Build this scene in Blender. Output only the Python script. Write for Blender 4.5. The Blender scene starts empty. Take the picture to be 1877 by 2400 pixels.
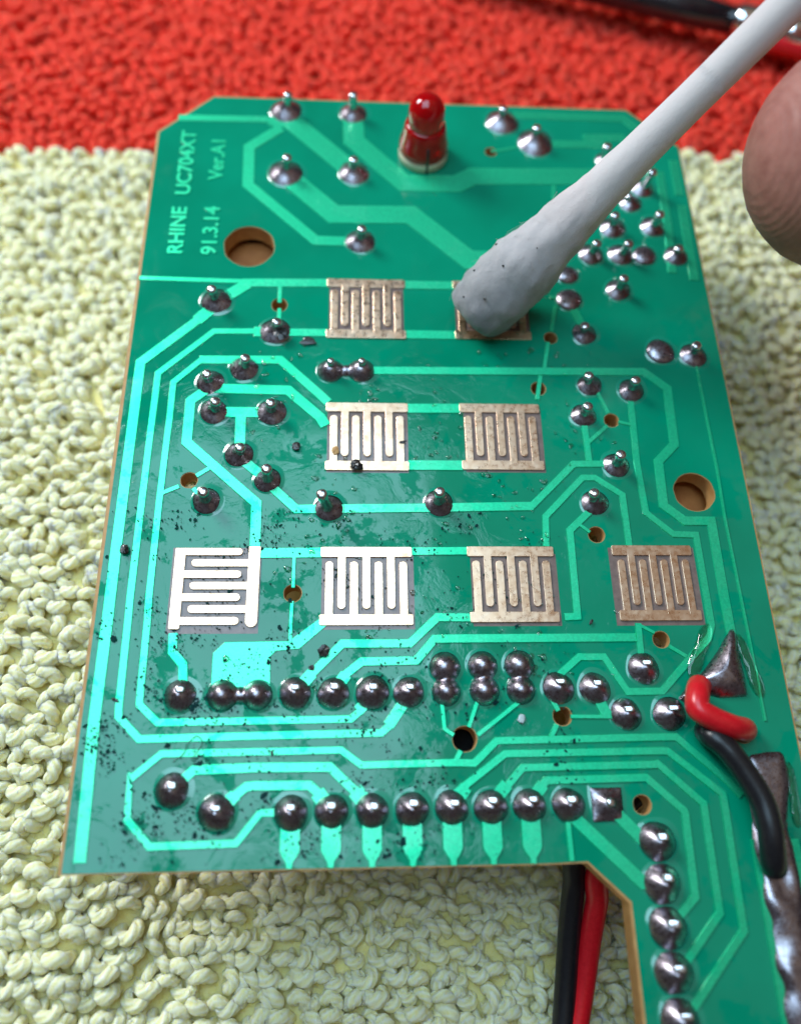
import bpy, bmesh, math, random
import numpy as np
from mathutils import Vector, Matrix, noise
from mathutils.geometry import tessellate_polygon

# ------------------------------------------------------------------ camera, lamps, exposure
S = 0.001                       # every length below is written in millimetres
BOARD_Z = 13.0                  # top face of the circuit board above the towel backing
scene = bpy.context.scene
col = scene.collection
CAM_LOC = [17.68,1.94,53.34]
CAM_AXES = [[0.998392,-0.017668,0.053854],[-0.004022,0.925689,0.378265],[-0.056535,-0.377874,0.924129]]
cam_data = bpy.data.cameras.new('camera')
cam = bpy.data.objects.new('camera', cam_data)
col.objects.link(cam)
m = Matrix.Identity(4)
for k in range(3):
    for r in range(3):
        m[r][k] = CAM_AXES[k][r]
m.translation = Vector((CAM_LOC[0], CAM_LOC[1], CAM_LOC[2] + BOARD_Z)) * S
cam.matrix_world = m
cam_data.sensor_fit = 'HORIZONTAL'
cam_data.sensor_width = 36.0
cam_data.lens = 36.0 * 1850 / 1877
cam_data.clip_start = 0.002
cam_data.clip_end = 10.0
cam_data.dof.use_dof = True
cam_data.dof.focus_distance = 0.0565
cam_data.dof.aperture_fstop = 23.0
scene.camera = cam

world = bpy.data.worlds.new('World')
scene.world = world
world.use_nodes = True
bg = world.node_tree.nodes['Background']
bg.inputs['Color'].default_value = (1.0, 0.84, 0.86, 1)
bg.inputs['Strength'].default_value = 0.085

def area_lamp(name, loc, target, sx, sy, power, color):
    d = bpy.data.lights.new(name, 'AREA')
    d.shape = 'RECTANGLE'; d.size = sx * S; d.size_y = sy * S
    d.energy = power; d.color = color
    o = bpy.data.objects.new(name, d); col.objects.link(o)
    o.location = Vector(loc) * S
    o.rotation_euler = (Vector(target) - Vector(loc)).to_track_quat('-Z', 'Y').to_euler()
    return o

# cool daylight from a window overhead and one to the left, and a dim warm fill lamp added above right
area_lamp('window_light', (-24, 60, 203), (-24, 60.1, 0), 132, 142, 0.42, (0.50, 0.78, 1.0))
area_lamp('side_window_light', (-140, 190, 165), (20, 40, 0), 80, 80, 0.85, (0.95, 0.98, 1.0))
area_lamp('warm_fill_light', (220, 20, 640), (60, 40, 0), 800, 800, 0.5, (1.0, 0.78, 0.52))

vs = scene.view_settings
vs.view_transform = 'Standard'
vs.look = 'None'
vs.exposure = -0.28
vs.gamma = 1.0
scene.render.engine = 'CYCLES'

# ------------------------------------------------------------------ measured layout of the board (mm, origin at its front left corner)
TRACES = [
[0.7,[[1.61,62.08],[10.26,62.21]]],
[1.9,[[11.17,62.59],[17.34,56.26]]],
[1.3,[[11.13,63.52],[10.18,61.32]]],
[0.95,[[10.8,61.23],[8.1,58.83],[8.23,54.43],[14.18,48.53],[17.96,48.49]]],
[1.9,[[11.42,55.68],[15.67,51.41],[22.32,51.56],[27.14,46.86],[30.13,46.87]]],
[1.85,[[17.3,63.25],[17.38,59.96],[21.8,55.13],[26.51,55.23],[27.95,56.15],[40.53,56.54]]],
[0.3,[[34.99,53.74],[35.23,55.3]]],
[0.3,[[11.42,44.05],[11.43,42.12]]],
[0.28,[[11.45,41.51],[11.46,40.06]]],
[0.9,[[31.1,62.84],[32.45,63.76],[42.6,63.78],[44.46,61.69]]],
[0.85,[[33.98,60.26],[37.36,60.3],[40.46,60.42]]],
[0.9,[[38.51,61.13],[42.05,61.28],[43.07,60.09]]],
[0.25,[[29.82,59.18],[30.51,59.28],[32.15,59.73]]],
[0.8,[[46.62,58.71],[46.56,54.56]]],
[0.8,[[46.61,53.41],[46.42,45.21]]],
[0.7,[[45.13,57.3],[44.96,50.68],[44.58,45.94]]],
[0.38,[[0.01,44.26],[8.47,44.13]]],
[0.78,[[8.37,43.99],[14.67,44.13],[15.27,44.11]]],
[0.78,[[21.62,44.11],[25.73,44.14]]],
[1.0,[[6.76,42.32],[8.78,43.9]]],
[1.0,[[6.12,41.51],[4.98,40.22]]],
[0.74,[[5.12,40.34],[0.96,36.24],[0.93,30.58],[0.88,20.66],[0.9,15.84],[0.86,9.22],[1.06,0.64]]],
[0.9,[[11.01,39.27],[9.53,39.24]]],
[0.48,[[9.63,39.28],[6.38,39.21],[2.39,35.27],[2.35,31.84],[2.33,30.59],[2.27,23.51],[2.24,17.31],[2.27,15.84],[2.32,10.0],[2.37,9.32],[3.84,7.88],[11.28,8.0],[19.43,8.09],[20.13,8.7]]],
[0.75,[[19.88,8.54],[21.24,10.47]]],
[0.68,[[11.41,39.25],[12.47,39.22],[15.26,39.24]]],
[0.76,[[21.66,39.22],[25.67,39.22]]],
[0.7,[[5.46,36.54],[11.71,36.63],[14.89,33.51],[15.52,32.86]]],
[0.46,[[5.65,36.59],[3.63,34.48],[3.62,30.99],[3.6,30.61],[3.51,24.29],[3.51,17.3],[3.57,15.83],[3.61,10.39],[3.64,10.05],[4.91,8.9],[11.23,8.95],[17.42,9.0],[18.24,9.68]]],
[0.75,[[17.91,9.52],[18.82,10.57]]],
[0.8,[[6.66,33.97],[12.42,33.88],[14.93,31.54],[15.36,30.81]]],
[0.74,[[6.19,33.85],[5.06,32.85],[5.06,29.32],[10.48,24.38],[10.55,20.86]]],
[0.3,[[6.87,27.16],[6.0,26.54]]],
[0.3,[[3.61,25.13],[4.81,25.7]]],
[0.3,[[5.86,25.54],[6.25,25.09]]],
[0.85,[[7.28,31.9],[10.76,31.9]]],
[0.78,[[8.92,31.92],[9.01,28.94]]],
[0.72,[[9.19,27.94],[10.82,26.53]]],
[0.66,[[11.59,25.62],[13.36,23.93],[23.76,24.09],[29.22,24.22],[30.79,24.25]]],
[0.5,[[30.61,24.18],[34.18,27.74],[36.87,27.78]]],
[0.45,[[35.37,31.37],[35.4,28.03]]],
[0.28,[[35.54,29.61],[37.16,31.06]]],
[0.25,[[36.72,34.08],[37.39,32.17]]],
[0.22,[[38.1,31.42],[39.11,31.17]]],
[0.45,[[39.33,33.66],[39.1,27.78],[39.23,23.76],[41.06,22.06],[42.75,22.01],[42.77,15.21],[42.42,14.34],[38.56,10.63],[36.16,10.61],[34.8,13.0],[33.08,13.01],[31.57,11.81]]],
[0.45,[[31.48,21.09],[31.65,23.43],[34.74,26.6],[35.69,26.6],[37.63,25.19],[37.62,21.1]]],
[0.5,[[35.2,24.05],[33.34,22.33],[33.24,15.88],[32.33,15.83]]],
[0.22,[[34.04,22.85],[34.81,22.21]]],
[0.66,[[18.65,35.76],[40.71,36.01],[42.44,34.5],[42.27,29.5],[40.79,28.02],[40.66,24.36],[42.08,23.12],[44.09,23.12],[44.05,17.58],[44.07,14.42]]],
[0.28,[[33.55,39.79],[34.17,42.27]]],
[0.28,[[33.19,38.69],[32.56,35.73]]],
[0.3,[[32.28,35.5],[31.85,33.33]]],
[0.65,[[35.54,42.3],[36.21,40.21]]],
[0.3,[[35.2,43.05],[33.73,43.14]]],
[0.78,[[21.63,32.39],[25.76,32.44]]],
[0.78,[[21.62,27.53],[25.68,27.54]]],
[0.72,[[10.85,20.54],[15.24,20.59]]],
[0.56,[[21.7,20.69],[25.67,20.73]]],
[0.56,[[25.78,15.81],[23.37,15.84],[21.42,14.01],[16.81,14.02],[14.57,11.77]]],
[0.8,[[14.81,12.02],[13.77,10.87]]],
[0.56,[[37.2,14.35],[24.06,14.33],[23.13,14.31],[21.82,12.83],[18.12,12.78],[16.82,11.75]]],
[0.8,[[17.07,11.92],[16.33,10.93]]],
[0.42,[[37.51,15.35],[37.45,14.19],[37.41,12.79]]],
[0.2,[[37.67,15.18],[38.58,14.67]]],
[0.25,[[39.48,13.72],[40.61,12.99]]],
[0.58,[[5.38,14.79],[5.45,13.51],[6.21,12.65],[6.36,11.09]]],
[0.22,[[13.34,20.21],[13.34,18.0]]],
[0.22,[[13.3,17.01],[13.27,15.8],[13.26,14.14]]],
[0.44,[[11.09,6.99],[16.79,7.04],[18.1,6.09],[24.22,6.16],[25.44,6.11],[26.99,7.5],[38.0,7.61],[39.04,7.61],[42.15,4.71],[42.83,3.85]]],
[0.44,[[11.09,6.99],[5.35,6.95],[3.58,5.46],[3.54,5.5],[3.63,3.05],[5.13,1.48],[10.38,1.57],[11.79,3.31],[13.54,3.3]]],
[0.3,[[24.58,6.9],[24.18,6.2]]],
[0.58,[[6.45,5.01],[7.47,5.93],[11.38,6.03],[16.08,6.0],[18.0,4.23]]],
[1.0,[[17.69,4.54],[18.72,3.41]]],
[0.56,[[9.57,3.85],[10.83,4.88],[11.44,4.93],[14.83,4.9],[15.55,4.27]]],
[0.95,[[15.31,4.46],[16.2,3.37]]],
[0.8,[[9.35,3.63],[10.23,4.43]]],
[0.44,[[24.13,4.29],[27.48,6.67],[37.94,6.73],[38.35,6.69],[41.6,3.99],[41.62,3.75],[41.53,-3.95],[37.41,-8.25]]],
[0.8,[[23.96,3.54],[24.82,4.66]]],
[0.44,[[26.86,4.02],[28.57,5.79],[37.41,5.87],[37.56,5.91],[40.22,3.4],[40.23,3.23],[40.2,-2.93],[37.44,-5.77]]],
[0.8,[[26.43,3.65],[27.48,4.77]]],
[0.46,[[29.29,4.06],[30.06,4.98],[36.63,5.06],[36.69,5.04],[38.86,3.0],[38.92,2.8],[38.81,-2.0],[37.46,-3.2]]],
[0.75,[[29.03,3.84],[29.84,4.74]]],
[0.3,[[31.26,2.98],[31.23,2.12],[31.27,0.19]]],
[0.78,[[31.63,2.74],[35.59,-1.12],[36.72,-1.18]]],
[0.78,[[34.38,2.96],[35.84,1.42],[36.79,1.32]]],
[0.7,[[33.94,10.52],[34.47,9.19]]],
[0.5,[[34.29,9.11],[35.64,9.06]]],
[0.22,[[32.07,9.01],[34.78,8.96]]],
[0.3,[[30.9,10.13],[31.26,9.39]]],
[0.3,[[31.09,8.5],[30.64,7.74]]],
[0.13,[[45.17,36.59],[45.29,27.39],[45.19,23.49],[45.32,14.33],[45.36,8.59]]],
[0.24,[[25.86,10.1],[25.19,8.4]]],
[0.26,[[28.77,10.07],[25.74,7.87]]],
[0.24,[[23.45,10.12],[23.57,8.3],[24.15,7.89]]]]
POURS = [
[[8.18,11.08],[8.15,13.41],[8.89,14.15],[13.17,14.2],[15.25,15.79],[15.67,15.26],[13.89,13.7],[12.34,13.57],[11.98,13.21],[12.03,10.72]],
[[36.88,42.96],[40.84,44.05],[47.2,44.17],[47.3,38.96],[46.43,38.83],[44.63,38.07],[43.87,38.54],[42.49,39.11]],
[[40.94,44.83],[42.85,46.87],[43.89,46.5],[45.6,46.28],[46.48,46.97],[47.28,47.79],[47.32,45.08]],
[[45.42,36.53],[45.23,36.65],[43.4,36.85],[41.8,36.47],[43.19,34.74],[43.0,29.49],[41.58,28.08],[41.23,24.58],[42.46,23.78],[44.46,23.69],[45.06,23.29],[45.31,27.51],[45.32,27.58]],
[[45.42,30.42],[46.43,31.1],[45.89,21.33],[46.46,20.36],[45.97,15.86],[44.86,16.23],[45.61,23.69]]]
JOINTS = [
['c',[11.18,63.29],1.38,[11.5,63.34,1.75]],
['c',[11.42,55.83],1.42,[11.7,55.83,1.8]],
['c',[17.3,63.25],1.21,[17.31,63.28,2.0]],
['c',[17.39,56.12],1.32,[17.36,56.13,1.5]],
['c',[17.96,48.51],1.22,[18.1,48.5,1.55]],
['c',[31.03,62.76],1.46,[30.91,62.79,1.5]],
['c',[33.95,60.33],1.6,[33.75,60.38,1.65]],
['c',[40.19,58.46],0.88,[39.98,58.53,1.55]],
['c',[43.17,55.24],1.03,[43.48,55.12,2.05]],
['c',[41.91,53.47],0.97,[41.46,53.71,0.7]],
['c',[39.94,50.64],1.11,[39.76,50.73,1.5]],
['c',[43.53,50.85],1.06,[43.64,50.79,1.65]],
['c',[37.67,47.68],1.06,[37.83,47.63,1.5]],
['c',[40.29,47.71],1.08,[40.52,47.58,1.6]],
['b',[42.37,47.68],1.01,None],
['c',[45.18,47.76],1.04,[45.08,47.82,0.9]],
['b',[35.46,45.45],0.9,None],
['c',[39.61,44.0],1.05,[39.67,43.99,1.55]],
['b',[35.31,42.9],1.06,None],
['c',[36.25,39.54],0.99,[36.06,39.65,1.0]],
['b',[42.37,37.93],1.15,None],
['c',[45.06,37.62],1.09,[44.86,37.79,1.25]],
['c',[36.18,34.7],0.97,[35.8,34.89,1.15]],
['c',[39.46,34.23],1.01,[39.37,34.3,1.5]],
['c',[35.38,31.94],0.99,[35.36,31.96,1.45]],
['c',[37.44,27.64],1.0,[37.32,27.75,1.7]],
['c',[35.45,24.55],1.02,[35.07,24.82,1.3]],
['c',[6.38,42.1],1.18,[6.24,42.04,1.65]],
['c',[11.21,39.28],1.21,[11.47,39.34,1.25]],
['c',[8.94,35.75],1.08,[9.23,35.83,1.45]],
['c',[6.43,34.5],1.05,[6.37,34.47,1.3]],
['c',[6.88,31.91],1.05,[7.24,32.03,1.45]],
['c',[11.25,31.93],1.12,[11.3,31.93,1.45]],
['c',[9.01,28.3],1.04,[9.22,28.36,1.15]],
['c',[11.2,26.23],0.98,[11.32,26.24,2.0]],
['c',[6.88,24.53],1.0,[6.92,24.55,1.7]],
['c',[15.74,24.01],1.04,[15.3,23.95,2.75]],
['c',[23.79,24.44],1.06,[23.64,24.47,2.1]],
['d',[6.2,10.62],1.01,[6.43,10.91,0.85]],
['d',[13.71,10.7],1.01,None],
['d',[16.25,10.68],1.01,None],
['d',[18.84,10.7],1.08,None],
['d',[21.26,10.7],0.99,None],
['d',[31.4,10.88],1.04,None],
['d',[33.9,10.84],1.03,None],
['d',[35.82,9.1],1.02,[35.72,9.34,1.45]],
['d',[38.8,9.11],1.08,[38.72,9.32,1.95]],
['d',[37.45,12.17],1.05,[37.26,12.55,0.55]],
['d',[6.21,4.73],1.02,[6.4,5.05,0.5]],
['d',[9.08,3.33],1.08,[9.29,3.47,0.5]],
['D',[13.69,3.25],1.05,None],
['D',[16.23,3.32],1.01,None],
['D',[18.78,3.32],1.02,None],
['D',[21.31,3.35],1.02,None],
['D',[23.83,3.42],1.03,None],
['D',[26.34,3.41],1.04,None],
['D',[28.84,3.47],1.02,None],
['D',[31.35,3.46],1.02,None],
['D',[36.83,1.21],1.14,None],
['D',[36.81,-1.23],1.14,None],
['D',[36.81,-3.67],1.15,None],
['D',[36.8,-6.06],1.13,None],
['D',[36.81,-8.46],1.1,None]]
TWINS = [
[[15.66,35.69],1.03,[18.06,35.73],1.06],
[[8.96,10.6],1.02,[11.24,10.6],1.0],
[[23.75,12.35],1.07,[23.78,10.71],0.98],
[[26.33,12.42],1.03,[26.36,10.76],1.02],
[[28.85,12.45],1.05,[28.83,10.78],0.99]]
HOLES = [
[[8.68,47.78],2.07],
[[43.2,25.49],1.55],
[[29.76,59.1],0.5],
[[35.46,52.97],0.45],
[[11.43,41.88],0.62],
[[33.45,39.12],0.52],
[[32.04,34.35],0.58],
[[37.57,31.56],0.57],
[[5.49,26.21],0.61],
[[13.32,17.6],0.62],
[[35.3,22.02],0.61],
[[39.0,14.2],0.58],
[[24.88,7.65],0.81],
[[31.52,9.06],0.63],
[[36.2,3.41],0.59]]
TRI = [[44.09,15.0],[44.44,14.87],[44.4,13.01],[44.46,11.45],[44.44,10.22],[43.57,10.17],[42.42,10.13],[41.68,10.37],[41.23,10.8],[40.93,11.14],[41.38,11.73],[42.03,12.41],[42.9,13.37]]
TRI2 = [[41.31,11.3],[40.82,10.46],[40.11,9.8],[39.54,10.05],[39.97,10.55],[40.6,11.22]]
TINNED = [[43.82,6.37],[44.99,6.56],[46.12,6.58],[46.23,5.61],[46.19,4.5],[45.89,3.56],[45.6,2.48],[45.11,1.28],[43.5,0.71],[43.3,1.84],[43.24,3.76],[43.37,5.33]]
CRUMBS = [
[[15.58,13.49],0.44],
[[14.76,12.39],0.2],
[[1.5,20.76],0.36],
[[17.7,27.31],0.5],
[[16.17,28.68],0.32],
[[13.22,28.98],0.35],
[[2.04,10.36],0.24],
[[34.14,15.44],0.23],
[[12.37,6.9],0.19],
[[21.21,29.39],0.25],
[[13.82,38.35],0.59],
[[28.73,8.89],0.3],
[[11.73,38.75],0.61]]
HAIR = [[6.13,6.41],[6.76,6.93],[7.02,7.59],[7.5,8.01],[7.9,7.65],[7.72,7.21],[7.26,6.5]]
RED_TOP = [[40.82,10.85,0.9],[40.26,10.19,1.7],[40.01,9.18,2.0],[40.86,8.53,2.0],[42.31,8.0,1.7],[43.61,8.09,0.2],[44.97,8.4,-2.5]]
BLACK_TOP = [[42.15,8.22,-2.5],[41.28,8.04,-0.5],[40.83,7.56,1.2],[41.62,6.69,1.6],[42.52,5.29,1.6],[43.33,3.55,1.6],[43.55,2.04,1.6],[43.6,1.02,1.4],[43.75,-0.01,0.9],[43.98,-0.47,0.35]]
BLACK_OUT = [[32.97,0.6,-5.0],[32.84,-1.71,-6.4],[32.54,-4.59,-7.6],[32.21,-7.86,-8.4],[31.83,-10.64,-8.8],[31.44,-13.14,-9.0]]
RED_OUT = [[34.66,-0.19,-5.0],[34.36,-2.68,-6.4],[33.96,-5.08,-7.6],[33.44,-7.89,-8.4],[32.74,-10.67,-8.8],[32.09,-13.16,-9.0]]
SWAB_TIP = [28.19,41.03,2.3]
SWAB_TOP = [44.41,50.12,19.68]
FINGER_TIP = [49.79,41.21,17.26]
FINGER_TIP2 = [53.99,38.75,20.84]
ROD = [[50.84,92.78,-8.0],[55.73,91.23,-8.0],[60.61,89.84,-8.0],[65.46,88.39,-8.0],[69.17,87.31,-8.0],[74.54,85.47,-8.0]]
CABLE = [[60.44,87.64,-8.5],[65.33,86.49,-8.5],[69.04,85.41,-8.5],[74.92,83.69,-8.5]]
STRIPE = [[-19.81,69.82],[61.69,72.28]]

# ------------------------------------------------------------------ helpers
rnd = random.Random(7)

def mat(name, base, rough=0.5, metal=0.0, coat=0.0, coat_rough=0.05, spec=0.5, ior=None, trans=0.0, sss=0.0, sss_r=None, sheen=0.0):
    mt = bpy.data.materials.new(name); mt.use_nodes = True
    p = mt.node_tree.nodes['Principled BSDF']
    p.inputs['Base Color'].default_value = (*base, 1)
    p.inputs['Roughness'].default_value = rough
    p.inputs['Metallic'].default_value = metal
    p.inputs['Coat Weight'].default_value = coat
    p.inputs['Coat Roughness'].default_value = coat_rough
    p.inputs['Specular IOR Level'].default_value = spec
    p.inputs['Transmission Weight'].default_value = trans
    p.inputs['Coat IOR'].default_value = 1.47
    if ior: p.inputs['IOR'].default_value = ior
    if sss:
        p.inputs['Subsurface Weight'].default_value = sss
        p.inputs['Subsurface Radius'].default_value = sss_r
        p.inputs['Subsurface Scale'].default_value = S
    if sheen: p.inputs['Sheen Weight'].default_value = sheen
    return mt, mt.node_tree, p

def coords(nt, scale=1.0):
    """object coordinates in millimetres"""
    tc = nt.nodes.new('ShaderNodeTexCoord')
    mp = nt.nodes.new('ShaderNodeMapping')
    mp.inputs['Scale'].default_value = (scale / S,) * 3
    nt.links.new(tc.outputs['Object'], mp.inputs['Vector'])
    return mp.outputs['Vector']

def noise_node(nt, vec, scale, detail=4.0, rough=0.55, dist=0.0):
    n = nt.nodes.new('ShaderNodeTexNoise')
    n.inputs['Scale'].default_value = scale
    n.inputs['Detail'].default_value = detail
    n.inputs['Roughness'].default_value = rough
    n.inputs['Distortion'].default_value = dist
    nt.links.new(vec, n.inputs['Vector'])
    return n.outputs['Fac']

def ramp(nt, fac, stops):
    r = nt.nodes.new('ShaderNodeValToRGB')
    el = r.color_ramp.elements
    while len(el) < len(stops): el.new(0.5)
    for e, (p, c) in zip(el, stops):
        e.position = p
        e.color = (c, c, c, 1) if not isinstance(c, tuple) else (*c, 1)
    nt.links.new(fac, r.inputs['Fac'])
    return r.outputs['Color']

def math_node(nt, op, a, b):
    n = nt.nodes.new('ShaderNodeMath'); n.operation = op
    for i, v in enumerate((a, b)):
        if isinstance(v, (int, float)): n.inputs[i].default_value = v
        else: nt.links.new(v, n.inputs[i])
    return n.outputs[0]

def bump(nt, p, height, strength, dist, sockets=('Normal',)):
    b = nt.nodes.new('ShaderNodeBump')
    b.inputs['Strength'].default_value = strength
    b.inputs['Distance'].default_value = dist * S
    nt.links.new(height, b.inputs['Height'])
    for s in sockets: nt.links.new(b.outputs['Normal'], p.inputs[s])
    return b

def tube_uv(me, sides, rings, count, step=0.14):
    """strand coordinates of open tubes: u round the yarn, v along it"""
    uv = me.uv_layers.new(name='strand')
    k = np.arange(sides); i = np.arange(rings - 1)
    I, K = np.meshgrid(i, k, indexing='ij')
    u = np.stack([K, K + 1, K + 1, K], -1) / sides
    v = np.stack([I, I, I + 1, I + 1], -1) * step * (8.0 / (rings - 1))
    one = np.stack([u, v], -1).reshape(-1)
    uv.data.foreach_set('uv', np.tile(one, count).astype(np.float32))

def make_obj(name, me, mt, parent=None, loc=None):
    o = bpy.data.objects.new(name, me); col.objects.link(o)
    if mt: 
        me.materials.clear(); me.materials.append(mt)
    if parent: o.parent = parent
    if loc: o.location = Vector(loc) * S
    return o

def mesh(name, verts, faces, mt, parent=None, smooth=True, loc=None):
    me = bpy.data.meshes.new(name)
    me.from_pydata([(v[0] * S, v[1] * S, v[2] * S) for v in verts], [], faces)
    if smooth: me.polygons.foreach_set('use_smooth', [True] * len(me.polygons))
    me.update()
    return make_obj(name, me, mt, parent, loc)

def empty(name, loc=(0, 0, 0), parent=None):
    o = bpy.data.objects.new(name, None); col.objects.link(o)
    o.location = Vector(loc) * S; o.empty_display_size = 2 * S
    if parent: o.parent = parent
    return o

def tag(o, label=None, cat=None, group=None, kind=None):
    if label: o['label'] = label
    if cat: o['category'] = cat
    if group: o['group'] = group
    if kind: o['kind'] = kind
    return o

def catmull(pts, n=8):
    P = [np.array(p, float) for p in pts]
    P = [2 * P[0] - P[1]] + P + [2 * P[-1] - P[-2]]
    out = []
    for i in range(1, len(P) - 2):
        a, b, c, d = P[i - 1], P[i], P[i + 1], P[i + 2]
        for k in range(n):
            t = k / n
            out.append(0.5 * (2 * b + (c - a) * t + (2 * a - 5 * b + 4 * c - d) * t * t + (3 * b - a - 3 * c + d) * t ** 3))
    out.append(P[-2])
    return out

def tube(path, radius, sides=16, caps=True):
    """radius: number or function of 0..1 along the path"""
    path = [np.array(p, float) for p in path]
    n = len(path); verts = []; faces = []
    t0 = path[1] - path[0]; t0 /= np.linalg.norm(t0)
    up = np.array([0, 0, 1.0]) if abs(t0[2]) < 0.9 else np.array([1.0, 0, 0])
    nrm = np.cross(t0, up); nrm /= np.linalg.norm(nrm)
    for i in range(n):
        t = path[min(i + 1, n - 1)] - path[max(i - 1, 0)]; t /= np.linalg.norm(t)
        nrm = nrm - t * (nrm @ t); nrm /= np.linalg.norm(nrm)
        bn = np.cross(t, nrm)
        r = radius(i / (n - 1)) if callable(radius) else radius
        for k in range(sides):
            a = 2 * math.pi * k / sides
            verts.append(path[i] + (nrm * math.cos(a) + bn * math.sin(a)) * r)
    for i in range(n - 1):
        for k in range(sides):
            k2 = (k + 1) % sides
            faces.append((i * sides + k, i * sides + k2, (i + 1) * sides + k2, (i + 1) * sides + k))
    if caps:
        faces.append(tuple(range(sides))[::-1])
        faces.append(tuple((n - 1) * sides + k for k in range(sides)))
    return verts, faces

def offset_line(pts, w):
    """mitred left/right outlines of a polyline of width w"""
    P = [np.array(p, float) for p in pts]; n = len(P); L = []; R = []
    for i in range(n):
        d1 = P[i] - P[i - 1] if i > 0 else P[1] - P[0]
        d2 = P[i + 1] - P[i] if i < n - 1 else P[-1] - P[-2]
        d1 = d1 / np.linalg.norm(d1); d2 = d2 / np.linalg.norm(d2)
        n1 = np.array([-d1[1], d1[0]]); n2 = np.array([-d2[1], d2[0]])
        b = n1 + n2; b = b / np.linalg.norm(b)
        k = min(1.0 / max(b @ n1, 0.45), 2.0)
        L.append(P[i] + b * k * w / 2); R.append(P[i] - b * k * w / 2)
    return L, R

def area2(poly):
    return sum(poly[i][0] * poly[(i + 1) % len(poly)][1] - poly[(i + 1) % len(poly)][0] * poly[i][1] for i in range(len(poly)))

def sheet(name, outline, z0, z1, slope, mt, parent, strip=False):
    """flat copper shape: outline at the top, flared by `slope` at the bottom"""
    if area2(outline) < 0: outline = outline[::-1]
    n = len(outline); top = [np.array(p, float) for p in outline]; bot = []
    for i in range(n):
        d1 = top[i] - top[i - 1]; d2 = top[(i + 1) % n] - top[i]
        d1 = d1 / (np.linalg.norm(d1) + 1e-9); d2 = d2 / (np.linalg.norm(d2) + 1e-9)
        b = np.array([d1[1] + d2[1], -d1[0] - d2[0]]); b = b / (np.linalg.norm(b) + 1e-9)
        bot.append(top[i] + b * slope)
    verts = [(p[0], p[1], z1) for p in top] + [(p[0], p[1], z0) for p in bot]
    faces = []
    if strip:                    # a trace: one quad per straight run
        h = n // 2
        for i in range(h - 1): faces.append((i, i + 1, n - 2 - i, n - 1 - i))
    else:
        faces = [tuple(t) for t in tessellate_polygon([[Vector((p[0], p[1], 0)) for p in top]])]
    fixed = []
    for f in faces:
        if area2([top[k] for k in f]) < 0: f = f[::-1]
        fixed.append(f)
    for i in range(n):
        j = (i + 1) % n
        fixed.append((n + i, n + j, j, i))
    return mesh(name, verts, fixed, mt, parent, False)

def star(poly, n=56):
    """radii of a star-shaped polygon seen from its centroid"""
    P = np.array(poly, float); c = P.mean(axis=0)
    out = []
    for k in range(n):
        a = 2 * math.pi * k / n; d = np.array([math.cos(a), math.sin(a)]); best = 0.0
        for i in range(len(P)):
            p, q = P[i] - c, P[(i + 1) % len(P)] - c; e = q - p
            den = d[0] * e[1] - d[1] * e[0]
            if abs(den) < 1e-9: continue
            t = (p[0] * e[1] - p[1] * e[0]) / den; u = (p[0] * d[1] - p[1] * d[0]) / den
            if t > 0 and -1e-6 <= u <= 1 + 1e-6: best = max(best, t)
        out.append(best)
    return c, out

def mound(name, c, radii, height, mt, parent, rings=9, z0=0.0):
    """a blob over a star-shaped outline; height(x, y, t) with t = 0 centre .. 1 edge"""
    n = len(radii); verts = []; faces = []
    for i in range(rings + 1):
        t = 1 - (i / rings) ** 1.6 if i < rings else 0.0
        if i == rings:
            verts.append((c[0], c[1], z0 + height(c[0], c[1], 0.0))); break
        for k in range(n):
            a = 2 * math.pi * k / n
            x = c[0] + math.cos(a) * radii[k] * t; y = c[1] + math.sin(a) * radii[k] * t
            verts.append((x, y, z0 + (height(x, y, t) if i else 0.0)))
    for i in range(rings - 1):
        for k in range(n):
            k2 = (k + 1) % n
            faces.append((i * n + k, i * n + k2, (i + 1) * n + k2, (i + 1) * n + k))
    last = len(verts) - 1; b = (rings - 1) * n
    for k in range(n): faces.append((b + k, b + (k + 1) % n, last))
    return mesh(name, verts, faces, mt, parent)

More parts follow.
